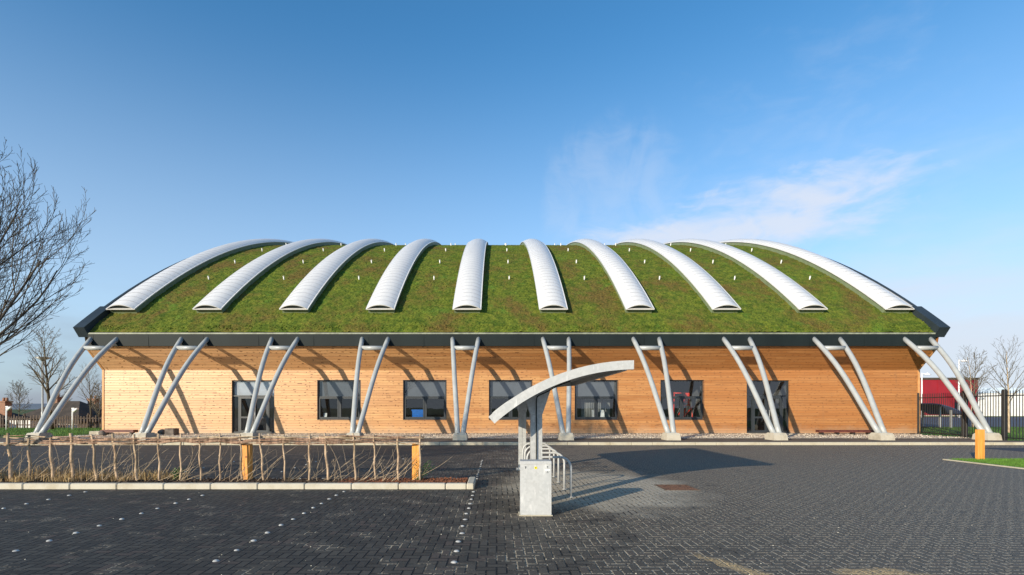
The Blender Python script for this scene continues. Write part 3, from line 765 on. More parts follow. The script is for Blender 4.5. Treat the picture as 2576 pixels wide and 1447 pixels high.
def struts():
    f = MB(); z0, z1 = 0.10, 0.45; cx, cy = 0.0, 24.25
    def q(w, y0, y1, z): return [(-w, y0, z), (w, y0, z), (w, y1, z), (-w, y1, z)]
    f.add(q(.33, 23.78, 24.62, z0) + q(.31, 23.82, 24.58, z1-.10) + q(.285, 23.90, 24.46, z1), [(0,1,5,4),(1,2,6,5),(2,3,7,6),(3,0,4,7),(4,5,9,8),(5,6,10,9),(6,7,11,10),(7,4,8,11),(8,9,10,11)])
    base = empty('strut', (0, 24.15, 0))
    def P(m, name, mat):
        o = m.build(name, mat); o.parent = base; o.location = -Vector(base.location); return o
    for sgn in (-1, 1):
        m = MB(); p = strut_path(sgn); m.tube(p, 0.122, 20); P(m, 'tube', M['strut'])
    pa, pb = strut_path(-1, 200), strut_path(1, 200); i = min(range(201), key=lambda j: abs(pa[j].z - 4.80))
    m = MB(); m.tube([pa[i] + Vector((.08,0,0)), pb[i] - Vector((.08,0,0))], 0.118, 16); P(m, 'crossbar', M['strut'])
    m = MB(); 
    for x in (-.12, .12): m.box(x-.1, x+.1, 24.0, 24.3, .451, .463)
    P(m, 'base_plate', M['galv']); P(f, 'footing', M['conc'])
    for k in range(-5, 5):
        o = base if k == -5 else copy_tree(base)
        o.parent = hall; o.location = Vector((3.22 + BAY*k, 24.15, 0)) - Vector(hall.location)
struts()

# things seen through the windows
def on_sill(name, mb, mat, label, cat): return tag(mb.build(name, mat), label, cat)
yi = YW + 0.30
m = MB(); m.bbox(-4.92, -4.16, yi, yi+.28, 1.072, 1.50, .02); m.box(-4.95, -4.13, yi-.02, yi+.30, 1.44, 1.52); on_sill('storage_crate', m, M['blue'], 'bright blue plastic crate standing inside on a window sill', 'crate')
for x, w, lab in ((5.52, .30, 'left of two white cards propped inside the window behind the shelter canopy'), (6.0, .24, 'narrower right one of two white cards propped inside the same window')):
    m = MB(); m.prism([(yi-.03, 1.072), (yi-.02, 1.072), (yi+.09, 1.50), (yi+.08, 1.50)], 'x', x, x+w); on_sill('white_card', m, M['paper'], lab, 'card')
m = MB(); m.prism([(yi-.03, 1.072), (yi-.02, 1.072), (yi+.04, 1.32), (yi+.03, 1.32)], 'x', -10.05, -9.86); on_sill('notice', m, M['paper'], 'small white notice low in the window right of the left glazed door', 'notice')
def curtain(x0, x1, z0, z1, lab):
    m = MB(); n = 60; V = []; F = []
    for i in range(n+1):
        x = x0 + (x1-x0)*i/n; y = YW + .72 + .03*math.sin(i*1.3)
        V += [(x, y, z0), (x, y, z1)]
    for i in range(n): F.append((2*i, 2*i+2, 2*i+3, 2*i+1))
    m.add(V, F, True); tag(m.build('curtain', M['curtain']), lab, 'curtain')
curtain(4.95, 6.65, 0.9, 2.3, 'grey gathered curtain hanging behind the two white cards')
def gym():
    YG = YW - 0.42
    t = empty('exercise_machine', (10.9, YG+1.0, 0.17), 'red and black exercise machine behind the window between the two right struts', 'exercise machine')
    m = MB()
    for x in (10.35, 11.45): m.tube([(x, YG+1.0, .17), (x+.1, YG+1.3, 1.4), (x+.25*(1 if x<11 else -1), YG+1.6, 2.55)], .035, 8)
    m.tube([(10.3, YG+1.1, .3), (11.5, YG+1.1, 1.7)], .035, 8); m.tube([(10.55, YG+1.6, 2.5), (11.3, YG+1.6, 2.5)], .035, 8)
    m.tube([(10.6, YG+.9, 1.2), (10.9, YG+.95, 1.75), (11.3, YG+1.0, 1.8)], .03, 8); m.box(11.1, 11.35, YG+1.2, YG+1.5, 1.9, 2.5); m.tube([(10.9, YG+.8, 1.0), (11.0, YG+1.0, 1.6)], .04, 8)
    sub(m, 'machine_frame', M['redpaint'], t)
    m = MB(); m.bbox(10.6, 11.2, YG+1.2, YG+1.7, .8, 1.0, .03); m.bbox(10.75, 11.15, YG+1.7, YG+1.8, 1.0, 1.8, .03); sub(m, 'seat', M['black'], t)
    m = MB()
    for x in (10.5, 10.75): m.tube([(x, YG+.8, 1.3), (x+.5, YG+.9, 2.3)], .012, 6)
    sub(m, 'cable', M['galv'], t)
gym()

# benches and stones by the wall
def bench(x0, x1, y, lab):
    t = empty('low_bench', ((x0+x1)/2, y, .13), lab, 'bench')
    m = MB(); m.bbox(x0, x1, y-.2, y+.2, .26, .40, .01); sub(m, 'seat', M['bench'], t)
    n = max(2, int((x1-x0)/1.0)+1)
    for i in range(n): x = x0 + .2 + (x1-x0-.4)*i/(n-1); m = MB(); m.box(x-.05, x+.05, y-.15, y+.15, .12, .258); sub(m, 'leg', M['black'], t)
bench(17.75, 20.75, 28.6, 'low dark red bench on the gravel at the right end of the timber wall')
bench(-21.9, -20.05, 28.7, 'low dark red bench on the gravel at the left end of the timber wall')
for (x, y, r, lab) in ((-20.9, 27.4, .2, 'dark boulder in front of the low bench at the left corner of the hall'), (-19.3, 28.3, .28, 'larger dark boulder between the left bench and the second strut'), (-18.6, 28.7, .22, 'dark boulder just right of the second strut footing')):
    m = MB(); m.blob((x, y, .13+r*.5), r, .9, int(r*1000), 9, 6); tag(m.build('boulder', M['rock']), lab, 'boulder', 'boulders on the gravel')
m = MB(); m.bbox(-17.95, -17.45, 27.9, 28.4, .12, .50, .02); tag(m.build('stone_block', M['rock']), 'square grey stone block on the gravel right of the second strut', 'stone block')
m = MB(); m.bbox(-22.9, -22.3, 29.0, 29.5, .1, .30, .02); tag(m.build('brick_stack', M['conc']), 'short stack of buff bricks at the left foot of the hall', 'bricks')

# ------------------------------------------------------------------ bicycle shelter, racks, cabinet
CY0, CY1 = 7.88, 13.75
def circ3(p, q, r):
    ax, ay = p; bx, by = q; cx, cy = r; d = 2*(ax*(by-cy)+bx*(cy-ay)+cx*(ay-by))
    ux = ((ax*ax+ay*ay)*(by-cy)+(bx*bx+by*by)*(cy-ay)+(cx*cx+cy*cy)*(ay-by))/d; uy = ((ax*ax+ay*ay)*(cx-bx)+(bx*bx+by*by)*(ax-cx)+(cx*cx+cy*cy)*(bx-ax))/d
    return ux, uy, math.hypot(ax-ux, ay-uy)
cu, cv, cr = circ3((-0.128, 1.467), (0.831, 2.073), (2.09, 2.33))
tA = math.atan2(1.467-cv, -0.128-cu); tB = math.atan2(2.33-cv, 2.09-cu)
def cp(t, off=0): a = tA + (tB-tA)*t; return (cu + (cr+off)*math.cos(a), cv + (cr+off)*math.sin(a))
def shelter():
    t = empty('bicycle_shelter', (0.66, 10.8, 0), 'galvanised bicycle shelter with a curved canopy leaning on two posts', 'bicycle shelter')
    n = 26
    def band(o0, o1, y0, y1, t0=0, t1=1):
        m = MB(); vs = []
        for i in range(n+1):
            u = t0 + (t1-t0)*i/n; a = cp(u, o0); b = cp(u, o1); vs += [(a[0],y0,a[1]), (b[0],y0,b[1]), (b[0],y1,b[1]), (a[0],y1,a[1])]
        fs = [(0,1,2,3), tuple(n*4+q for q in (3,2,1,0))]
        for i in range(n):
            for q in range(4): r = (q+1) % 4; fs.append((i*4+q, i*4+r, (i+1)*4+r, (i+1)*4+q)[::-1])
        m.add(vs, fs); return m
    sub(band(-.137, 0, CY0, CY0+.012), 'gable_beam', M['galv_white'], t)
    fl = band(-.137, -.125, CY0+.012, CY0+.06); fl2 = band(-.012, 0, CY0+.0125, CY0+.06); fl.add(fl2.v, fl2.f); sub(fl, 'beam_flange', M['galv'], t)
    sub(band(-.137, 0, CY1-.012, CY1), 'gable_beam', M['galv_white'], t)
    sub(band(-.045, -.03, CY0+.061, CY1-.013), 'canopy', M['galv'], t)
    for u0, u1 in ((0.0, .012), (.955, .985)):
        sub(band(-.137, -.046, CY0+.30, CY1-.02, u0, u1), 'edge_beam', M['galv'], t)
    for u in (.28, .5, .74):
        sub(band(-.085, -.0455, CY0+.10, CY1-.02, u-.01, u+.01), 'purlin', M['galv'], t)
    for yy, lab in ((8.60, None), (13.35, None)):
        # each post: two channels back to back with a slot between
        m = MB(); zt = 1.86
        m.prism([(.56, 0), (.652, 0), (.652, 1.84), (.56, 1.78)], 'y', yy, yy+.16); m.prism([(.660, 0), (.755, 0), (.755, 1.90), (.660, 1.85)], 'y', yy, yy+.16)
        m.box(.6525, .6595, yy+.02, yy+.11, 0, 1.82)
        pst = sub(m, 'post', M['galv'], t)
        g = MB(); z0 = 1.50
        u = [cp(q, -.140) for q in (.27, .34, .41, .48)]
        g.prism([(.556, 1.50), (.759, 1.50), (u[3][0], u[3][1])] + [u[2], u[1], (u[0][0], u[0][1])], 'y', yy-.012, yy-.002)
        g.prism([(.556, 1.50), (.759, 1.50), (u[3][0], u[3][1])] + [u[2], u[1], (u[0][0], u[0][1])], 'y', yy+.162, yy+.172)
        o = sub(g, 'gusset', M['galv'], pst)
        b = MB(); b.box(.50, .81, yy-.06, yy+.22, .0, .018)
        for xx in (.53, .78):
            for y2 in (yy-.03, yy+.19): b.tube([(xx, y2, .018), (xx, y2, .05)], .014, 6)
        sub(b, 'base_plate', M['galv'], pst)
    # lighting conduit up the near post and along under the beam
    c0 = cp(.40, -.165); c1 = cp(.50, -.16); c2 = cp(.58, -.155)
    m = MB(); m.tube([(.655, 8.57, .0), (.655, 8.57, 1.72), (.668, 8.56, 1.79), (.72, 8.55, 1.825), c0 and (.80, 8.5, c0[1]+.0), (c1[0], 8.3, c1[1]), (c2[0], 8.0, c2[1])], .009, 8); sub(m, 'conduit', M['fascia'], t)
shelter()
def rack():
    m = MB(); x0, x1, r, z = .655, 1.33, .20, .72; P = [(x0,0,0)]
    for i in range(9): a = math.pi - i*math.pi/16; P.append((x0+r+r*math.cos(a), 0, z-r+r*math.sin(a)))
    for i in range(9): a = math.pi/2 - i*math.pi/16; P.append((x1-r+r*math.cos(a), 0, z-r+r*math.sin(a)))
    P.append((x1,0,0)); m.tube(P, .021, 12)
    fl = MB()
    for x in (x0, x1): fl.tube([(x,0,0),(x,0,.012)], .045, 12)
    labs = ['nearest of the five hoop bicycle racks beside the grey cabinet', 'second nearest hoop bicycle rack under the curved canopy', 'middle hoop bicycle rack of the five under the curved canopy', 'fourth hoop bicycle rack from the cabinet, nearly at the rear post', 'farthest hoop bicycle rack, beside the rear shelter post']
    base = m.build('bicycle_rack', M['galv_white']); k = fl.build('flange', M['galv'], base)
    for i, y in enumerate((9.29, 10.19, 11.16, 12.04, 13.0)):
        o = base if i == 0 else copy_tree(base); o.location = (0, y, 0); tag(o, labs[i], 'bicycle rack', 'bicycle racks under the shelter')
rack()
def cabinet():
    t = empty('electrical_cabinet', (.578, 7.8, 0), 'pale galvanised electrical cabinet with a yellow warning sticker in front of the shelter post', 'cabinet')
    x0, x1, y0, y1 = .348, .809, 7.67, 7.92
    m = MB(); m.bbox(x0+.004, x1-.004, y0+.008, y1, 0.0, .79, .004); sub(m, 'body', M['galv_white'], t)
    m = MB(); m.box(x0, x1, y0, y0+.0075, .02, .768); d = sub(m, 'door', M['galv_white'], t)
    m = MB(); m.bbox(x0-.004, x1+.004, y0-.006, y1+.006, .770, .815, .006); sub(m, 'lid', M['galv_white'], t)
    m = MB(); m.tube([(.578, y0-.004, .715), (.578, y0+.001, .715)], .021, 20); st = sub(m, 'warning_sticker', M['yellow'], t)
    m = MB(); m.add([(.574,y0-.005,.732),(.584,y0-.005,.732),(.579,y0-.005,.718),(.586,y0-.005,.718),(.573,y0-.005,.697),(.577,y0-.005,.712),(.570,y0-.005,.712)], [(0,6,5,2,3,1)[::-1], (6,4,3,2)])
    sub(m, 'lightning_mark', M['black'], st)
    m = MB(); m.box(.715, .79, y0-.003, y0-.0005, .675, .690); sub(m, 'label_strip', M['paper'], t)
    m = MB(); m.tube([(.750, y0-.008, .728), (.750, y0, .728)], .009, 10); m.tube([(.425, y0-.008, .728), (.425, y0, .728)], .009, 10); m.box(.422, .428, y0-.006, y0, .700, .72)
    m.add([(.735,y0-.003,.640),(.765,y0-.003,.640),(.750,y0-.003,.665),(.741,y0-.003,.644),(.759,y0-.003,.644),(.750,y0-.003,.658)], [(0,1,4,3),(1,2,5,4),(2,0,3,5)])
    sub(m, 'lock', M['frame'], t)
    m = MB(); m.bbox(x0-.02, x1+.02, y0-.015, y1+.02, -.05, .012, .003); sub(m, 'concrete_pad', M['kerb2'], t)
cabinet()

# ------------------------------------------------------------------ bay marking studs
def studs():
    m = MB(); n = 14; vs = [(0,0,.014)]; fs = []
    for rr, z in ((.018, .012), (.027, .007), (.033, .0)):
        vs += [(rr*math.cos(2*math.pi*i/n), rr*math.sin(2*math.pi*i/n), z) for i in range(n)]
    for i in range(n):
        j = (i+1) % n; fs.append((0, 1+i, 1+j))
        for q in (0, n): fs.append((1+q+i, 1+q+n+i, 1+q+n+j, 1+q+j))
    m.add(vs, fs, True); base = m.build('road_stud', M['studm']); first = True; rnd = random.Random(2)
    lines = [(-.455, [5.38 + .408*i for i in range(12)], 'white round stud in the line leading to the right end of the planting island'),
             (-2.94, [5.42 + .408*i for i in range(12)], 'white round stud in the slanting-looking line left of the island end line'),
             (-5.40, [5.81 + .408*i for i in range(10)], 'white round stud in the third bay line from the cabinet'),
             (-7.85, [8.24 + .408*i for i in range(5)], 'white round stud in the bay line at the left edge'),
             (-.455, [11.7 + .408*i for i in range(11)], 'white round stud in the line continuing behind the planting island'),
             (-2.94, [13.0 + .816*i for i in range(5)], 'worn white stud behind the woven fence near its right end'),
             (-5.40, [13.0 + .816*i for i in range(5)], 'worn white stud behind the middle of the woven fence'),
             (-7.85, [13.0 + .816*i for i in range(5)], 'worn white stud behind the left stretch of the woven fence')]
    for x, ys, lab in lines:
        for y in ys:
            o = base if first else copy_tree(base); first = False
            sc = rnd.uniform(.85, 1.1) if y < 11 else rnd.uniform(.7, 1.0)
            o.location = (x + rnd.uniform(-.012, .012), y + rnd.uniform(-.02, .02), 0.0); o.rotation_euler = (0, 0, rnd.uniform(0, 3)); o.scale = (sc, sc, rnd.uniform(.8, 1.2))
            tag(o, lab, 'road stud', lab.replace('white round stud', 'white studs').replace('worn white stud', 'worn white studs'))
studs()
def manhole():
    t = empty('access_cover', (3.62, 10.4, 0), 'rusty rectangular access cover set in the paving right of the racks', 'access cover')
    x0, x1, y0, y1 = 3.28, 3.97, 10.05, 10.80
    m = MB(); bz = .006; w = .03
    m.box(x0, x1, y0, y0+w, -.05, bz); m.box(x0, x1, y1-w, y1, -.05, bz); m.box(x0, x0+w, y0+w, y1-w, -.05, bz); m.box(x1-w, x1, y0+w, y1-w, -.05, bz); sub(m, 'rim', M['tarmac'], t)
    m = MB(); m.box(x0+w, x1-w, y0+w, y1-w, -.05, .003)
    for i in range(9):
        for j in range(9):
            a = x0+.05+i*.068; b = y0+.06+j*.075; m.box(a, a+.045, b, b+.02, .0031, .009)
    sub(m, 'plate', M['iron'], t)
manhole()
# loose pebbles and crumbs on the paving
def crumbs():
    m = MB(); rnd = random.Random(12)
    for k in range(170):
        y = 4.9 + 16*rnd.random()**1.6; x = rnd.uniform(-1.0, 1.05)*y; r = rnd.uniform(.003, .008)
        if -14 < x < -.45 and 10.1 < y < 11.3: continue
        m.add([(x-r,y-r*.6,0),(x+r,y-r,0),(x+r*.7,y+r,0),(x-r,y+r,0),(x,y,r*1.1)], [(0,1,4),(1,2,4),(2,3,4),(3,0,4)])
    tag(m.build('loose_grit', M['kerb']), 'tiny pale stones scattered over the dark block paving', 'grit', kind='stuff')
crumbs()

# ------------------------------------------------------------------ woven fence in the island
def woven_fence():
    t = empty('woven_fence', (-6, 10.75, .07), 'rustic woven hazel fence on rough stakes standing in the planting island', 'woven fence')
    rnd = random.Random(21); Yf = 10.72; s = 1300/Yf
    px = [-95, -35, 30, 76, 134, 184, 243, 296, 345, 402, 455, 506, 553, 608, 664, 718, 779, 827, 895, 944, 1002, 1057]
    for i, p in enumerate(px):
        x = (p-1250)/s; r = rnd.uniform(.016, .026) if p > 300 else rnd.uniform(.024, .033)
        lean = rnd.uniform(-.05, .02) - (.05 if p < 350 else 0)
        if p in (827, 664): lean = -.09
        P = []; h = rnd.uniform(.98, 1.05)
        for q in range(8):
            f = q/7; P.append((x + lean*f*1 + .008*math.sin(q*1.7+i), Yf + .01*math.cos(q*1.3+i), .04 + h*f))
        m = MB(); m.tube(P, [r*(1.12-.22*q/7)*rnd.uniform(.93, 1.08) for q in range(8)], 9)
        # side knots and stubs
        for q in range(3):
            f = rnd.uniform(.2, .8); c = Vector((x+lean*f, Yf, .05+h*f)); d = Vector((rnd.choice((-1,1))*rnd.uniform(.5,1), -rnd.random()*.6, .8)).normalized(); m.tube([c, c+d*(r+.02)], [r*.45, r*.3], 6)
        sub(m, 'stake', M['stake'], t)
    m = MB()
    for k in range(50):                  # woven rods
        x = rnd.uniform(-12.3, -2.6); L_ = rnd.uniform(1.4, 3.3); z = rnd.choice((.845, .87, .895, .92, .945, .97, .99, 1.01)) + rnd.uniform(-.012, .012); ph = rnd.choice((0, math.pi)); n = int(L_/.09)
        if x + L_ > -1.50: L_ = -1.50 - x; n = max(4, int(L_/.09))
        sl = rnd.uniform(-.025, .025); P = []
        for i in range(n+1):
            q = x + L_*i/n; P.append((q, Yf + .034*math.sin(q*math.pi/.46 + ph), z + sl*(i/n-.5)*2 + .014*math.sin(q*3.1+k) + .008*math.sin(q*9+k)))
        r = rnd.uniform(.007, .013); m.tube(P, [r*(1-.45*i/n) for i in range(n+1)], 6)
    sub(m, 'woven_rods', M['rod'], t)
    m = MB()
    for k in range(9):
        x = -12.5 + 1.25*k + rnd.uniform(-.2,.2); L_ = rnd.uniform(1.8, 2.6); n = 24; z = rnd.choice((.865, .99, 1.0)); ph = rnd.choice((0, math.pi))
        if x + L_ > -1.5: L_ = -1.5 - x
        if L_ < .4: continue
        m.tube([(x+L_*i/n, Yf+.034*math.sin((x+L_*i/n)*math.pi/.46+ph), z+.012*math.sin(i*.7+k)) for i in range(n+1)], [rnd.uniform(.011,.015)]*(n+1), 6)
    sub(m, 'pale_binding_rods', M['palerod'], t)
    # living whips leaning to the right through the fence
    m = MB()
    for k in range(150):
        x = rnd.uniform(-12, -1.75); y = Yf + rnd.uniform(-.16, .12); L_ = rnd.uniform(.35, 1.15); a = rnd.uniform(.35, 1.0); cur = rnd.uniform(-.5, .9); n = 7; P = [Vector((x, y, .06))]; dr = a
        if rnd.random() < .2: dr = rnd.uniform(1.2, 1.9)
        for i in range(n):
            dr2 = dr + cur*(i/n) + rnd.uniform(-.08, .08); P.append(P[-1] + Vector((math.cos(dr2), rnd.uniform(-.12,.12), math.sin(dr2)))*L_/n)
            if P[-1].z > .96: break
        r = rnd.uniform(.003, .0065); q = len(P)
        m.tube(P, [r*(1-.6*i/q) for i in range(q)], 5)
        for b in range(rnd.randint(0, 3)):
            i = rnd.randint(1, q-1); d = Vector((rnd.uniform(-.3,1), rnd.uniform(-.4,.4), rnd.uniform(.2,1))).normalized(); m.tube([P[i], P[i]+d*rnd.uniform(.08,.28)], [r*.5, r*.25], 4)
    w = sub(m, 'hedge_whips', M['palerod'], t); w['kind'] = 'stuff'
woven_fence()
def bed_cover():
    rnd = random.Random(5)
    for nm, mat, x0, x1, cnt, lab in (('bark_mulch', 'chips', -3.2, -.62, 2600, 'reddish brown bark chips covering the right end of the planting island'), ('leaf_litter', 'darkchips', -12.5, -2.6, 5200, 'dark leaf litter and soil crumbs under the woven fence')):
        m = MB()
        for k in range(cnt):
            x = rnd.uniform(x0, x1); y = rnd.uniform(10.35, 11.11); c = Vector((x, y, .075 + rnd.random()*.03)); a = rnd.uniform(0, 6.28); l = rnd.uniform(.012, .032); w = l*rnd.uniform(.35, .7); tz = rnd.uniform(-.6, .9)
            u = Vector((math.cos(a), math.sin(a), tz)).normalized()*l; v = Vector((-math.sin(a), math.cos(a), rnd.uniform(-.5,.5))).normalized()*w; wv = u.cross(v).normalized()*.004
            m.add([c-u-v+wv, c+u-v+wv, c+u+v+wv, c-u+v+wv, c-u-v-wv, c+u-v-wv, c+u+v-wv, c-u+v-wv], [(0,1,2,3),(0,4,5,1),(1,5,6,2),(2,6,7,3),(3,7,4,0)])
        tag(m.build(nm, M[mat]), lab, 'mulch', kind='stuff')
    m = MB()
    clumps = [(-10.6, 10.95, .30), (-10.1, 10.9, .26), (-9.55, 10.9, .36), (-9.0, 10.95, .34), (-8.6, 10.9, .28), (-8.2, 10.92, .24), (-7.6, 10.95, .26), (-7.25, 10.9, .27), (-6.9, 10.95, .25), (-9.8, 10.6, .18), (-8.9, 10.6, .2), (-11.3, 10.9, .3), (-7.9, 10.7, .16)]
    for cx, cy, h in clumps:
        for k in range(230):
            x = cx + rnd.gauss(0, .17); y = cy + rnd.gauss(0, .07); a = rnd.uniform(0, 6.28); b = rnd.uniform(.1, .7); hh = h*rnd.uniform(.4, 1.15); w = rnd.uniform(.002, .005)
            p0 = Vector((x, y, .06)); d = Vector((math.cos(a), math.sin(a)*.6, 0)); p1 = p0 + d*b*hh*.35 + Vector((0,0,hh*.65)); p2 = p0 + d*b*hh*1.0 + Vector((0,0,hh*.95)); sd = Vector((-d.y, d.x, 0)).normalized()*w
            m.add([p0-sd, p0+sd, p1+sd*.8, p1-sd*.8, p2], [(0,1,2,3),(3,2,4)])
    tag(m.build('dry_grass', M['straw']), 'straw coloured dry grass growing behind the left stretch of the woven fence', 'dry grass', kind='stuff')
    # small leafy shrub at the fence end
    def shrub(cx, cy, sc, lab, seed, spread=1.0):
        r2 = random.Random(seed); t = empty('leafy_sapling', (cx, cy, .07), lab, 'sapling'); st = MB(); lf = MB()
        for k in range(9):
            P = [Vector((cx, cy, .06))]; d = Vector((r2.uniform(-.1, .9)*spread, r2.uniform(-.3,.3), 1)).normalized()
            for i in range(6): d = (d + Vector((r2.uniform(-.12,.2), r2.uniform(-.1,.1), 0))).normalized(); P.append(P[-1] + d*sc*r2.uniform(.08, .12))
            st.tube(P, [.004*(1-.12*i) for i in range(len(P))], 5)
            for p in P[1:]:
                for q in range(7):
                    c = p + Vector((r2.gauss(0,.03), r2.gauss(0,.03), r2.gauss(0,.03))); u = Vector((r2.uniform(-1,1), r2.uniform(-1,1), r2.uniform(-1,1))).normalized()*.016; v = u.orthogonal().normalized()*.008
                    lf.add([c-u, c+v, c+u, c-v], [(0,1,2,3)])
        sub(st, 'stem', M['stake'], t); sub(lf, 'foliage', M['leaf'], t)
    shrub(-1.68, 10.78, .75, 'small green leafy sapling beside the orange post at the right end of the woven fence', 3)
    shrub(-6.75, 10.85, .45, 'low green sapling behind the woven fence where the dry grass ends', 8, .5)
bed_cover()
def post(x0, x1, y0, y1, z0, z1, lab):
    m = MB(); m.bbox(x0, x1, y0, y1, z0, z1, .008); tag(m.build('timber_post', M['orange']), lab, 'post', 'square orange timber posts')
post(14.66, 14.85, 15.72, 15.85, -.1, .95, 'orange square timber post standing alone at the corner of the right grass plot')
post(-5.36, -5.18, 10.83, 10.97, 0, .86, 'orange square timber post behind the middle of the woven fence')
post(-1.78, -1.62, 10.83, 10.95, 0, .86, 'orange square timber post at the right end of the woven fence')
def blades(name, x0, x1, y0, y1, z, cnt, h, lab, seed=1, dens=1.0):
    rnd = np.random.default_rng(seed); x = rnd.uniform(x0, x1, cnt); y = y0 + (y1-y0)*rnd.random(cnt)**dens; a = rnd.uniform(0, 6.28, cnt); hh = h*rnd.uniform(.5, 1.2, cnt); w = .006
    dx, dy = np.cos(a)*w, np.sin(a)*w; lx, ly = rnd.normal(0, .4, cnt)*hh, rnd.normal(0, .4, cnt)*hh
    V = np.empty((cnt, 3, 3)); V[:,0] = np.c_[x-dx, y-dy, np.full(cnt, z)]; V[:,1] = np.c_[x+dx, y+dy, np.full(cnt, z)]; V[:,2] = np.c_[x+lx, y+ly, z+hh]
    tag(arrays(name, V.reshape(-1,3), np.arange(cnt*3).reshape(-1,3), M['blade'], smooth=False), lab, 'grass', kind='stuff')
blades('grass_blades', 13.9, 17.5, 12.6, 15.9, .02, 26000, .06, 'short bright grass blades on the plot around the lone orange post', 1)
blades('grass_blades', -42, -23, 26.0, 38.4, .125, 16000, .12, 'short grass on the lawn beyond the left end of the hall', 2, 1.4)
blades('grass_blades', 24.4, 45, 23.8, 42, .02, 14000, .12, 'short grass on the lawn behind the black steel fence', 3, 1.2)

# ------------------------------------------------------------------ black steel fence on the right
def steel_fence():
    t = empty('steel_fence', (23.6, 26, .118), 'black vertical bar steel fence running from the right corner of the hall', 'fence')
    pts = [Vector((24.05, 29.55, .1)), Vector((23.55, 26.0, .1)), Vector((23.47, 23.9, .1)), Vector((23.42, 21.9, .0))]
    H = 2.38
    for a, b in zip(pts[:-1], pts[1:]):
        d = b - a; L_ = d.length; n = max(4, int(L_/.135)); m = MB(); u = d.normalized()
        for i in range(1, n):
            p = a + d*i/n; m.box(p.x-.011, p.x+.011, p.y-.011, p.y+.011, .16, H); m.add([(p.x-.011,p.y-.011,H),(p.x+.011,p.y-.011,H),(p.x+.011,p.y+.011,H),(p.x-.011,p.y+.011,H),(p.x,p.y,H+.05)], [(0,1,4),(1,2,4),(2,3,4),(3,0,4)])
        for z in (.24, H-.20): m.tube([(a.x,a.y,z),(b.x,b.y,z)], .024, 4, smooth=False)
        sub(m, 'railing_panel', M['black'], t)
    for p, w in ((pts[0]+Vector((0,-.05,0)), .04), (pts[1]+Vector((0,.09,0)), .055), (pts[1]-Vector((0,.09,0)), .055), (pts[2], .07), (pts[3], .05)):
        m = MB(); m.bbox(p.x-w, p.x+w, p.y-w, p.y+w, 0, 2.47, .008); sub(m, 'fence_post', M['black'], t)
steel_fence()

# ------------------------------------------------------------------ bare trees
def grow(m, p, d, L_, r, lvl, rnd, cfg, tips):
    n = cfg['seg'][lvl]; P = [Vector(p)]; rr = [r]; d = Vector(d)
    for i in range(n):
        w = cfg['wig'][lvl]; d = (d + Vector((rnd.gauss(0,w), rnd.gauss(0,w), rnd.gauss(0,w))) + Vector((0,0,cfg['up'][lvl]))).normalized()
        P.append(P[-1] + d*L_/n); rr.append(max(cfg['rmin'], r*(1-(1-cfg['tap'])*(i+1)/n)))
    m.tube(P, rr, max(3, cfg['sides'][lvl]), cap=False)
    if lvl + 1 >= len(cfg['kids']) + 1: return
    k = cfg['kids'][lvl]
    for c in range(k):
        f = cfg['f0'][lvl] + (1-cfg['f0'][lvl])*(c+rnd.random()*.8)/k; f = min(.98, f); q = f*n; i = min(n-1, int(q)); pos = P[i].lerp(P[i+1], q-i); t = (P[i+1]-P[i]).normalized()
        ax = t.orthogonal().normalized(); az = 2.4*c + rnd.uniform(-.5,.5); side = (ax*math.cos(az) + t.cross(ax)*math.sin(az))
        an = cfg['ang'][lvl]*rnd.uniform(.75, 1.25); nd = (t*math.cos(an) + side*math.sin(an)).normalized()
        grow(m, pos, nd, cfg['len'][lvl]*L_*(1-.45*f if lvl else 1-cfg.get('cone', .5)*f)*rnd.uniform(.75,1.15), max(cfg['rmin'], rr[i]*cfg['rk'][lvl]), lvl+1, rnd, cfg, tips)
def tree(name, x, y, z, H, r, cfg, label, seed, mats=('bark', 'twig'), group=None):
    rnd = random.Random(seed); t = empty(name, (x, y, z), label, 'tree', group)
    tr = MB(); n = 12; P = []; R_ = []; q = Vector((x, y, z-.05)); d = Vector((0,0,1))
    for i in range(n+1): P.append(q.copy()); R_.append(max(cfg['rmin'], r*(1-.86*i/n)*(1.25 if i == 0 else 1))); d = (d + Vector((rnd.gauss(0,.03), rnd.gauss(0,.03), .05))).normalized(); q = q + d*H*cfg.get('trunk', .8)/n
    tr.tube(P, R_, 10); sub(tr, 'trunk', M[mats[0]], t)
    m = MB(); k = cfg['limbs']; f0 = cfg['limb0']
    for c in range(k):
        f = f0 + (1-f0)*(c + rnd.random()*.6)/k; f = min(.99, f); qq = f*n; i = min(n-1, int(qq)); pos = P[i].lerp(P[i+1], qq-i); az = 2.4*c + rnd.uniform(-.4,.4)
        an = cfg['limb_ang']*rnd.uniform(.8,1.15)*(1-.45*f); nd = Vector((math.cos(az)*math.sin(an), math.sin(az)*math.sin(an), math.cos(an)))
        grow(m, pos, nd, H*cfg['limb_len']*(1-cfg.get('cone',.5)*(f-f0)/(1-f0))*rnd.uniform(.8,1.1), max(cfg['rmin']*1.5, R_[i]*cfg.get('lk', .62)), 0, rnd, cfg, None)
    sub(m, 'crown', M[mats[1]], t); return t
BIG = dict(limbs=34, limb0=.15, limb_ang=1.25, limb_len=.64, seg=[11,9,6,4], wig=[.045,.05,.06,.08], up=[.085,.09,.08,.05], tap=.3, rmin=.0031, sides=[7,5,4,3], kids=[12,8,5], f0=[.22,.15,.15], ang=[.50,.50,.50], len=[.55,.48,.42], rk=[.5,.5,.6], cone=.42, trunk=.80, lk=.36)
tree('bare_tree', -11.5, 9.4, 0.0, 7.2, .14, BIG, 'large leafless tree reaching in from the left edge in front of the hall', 11)
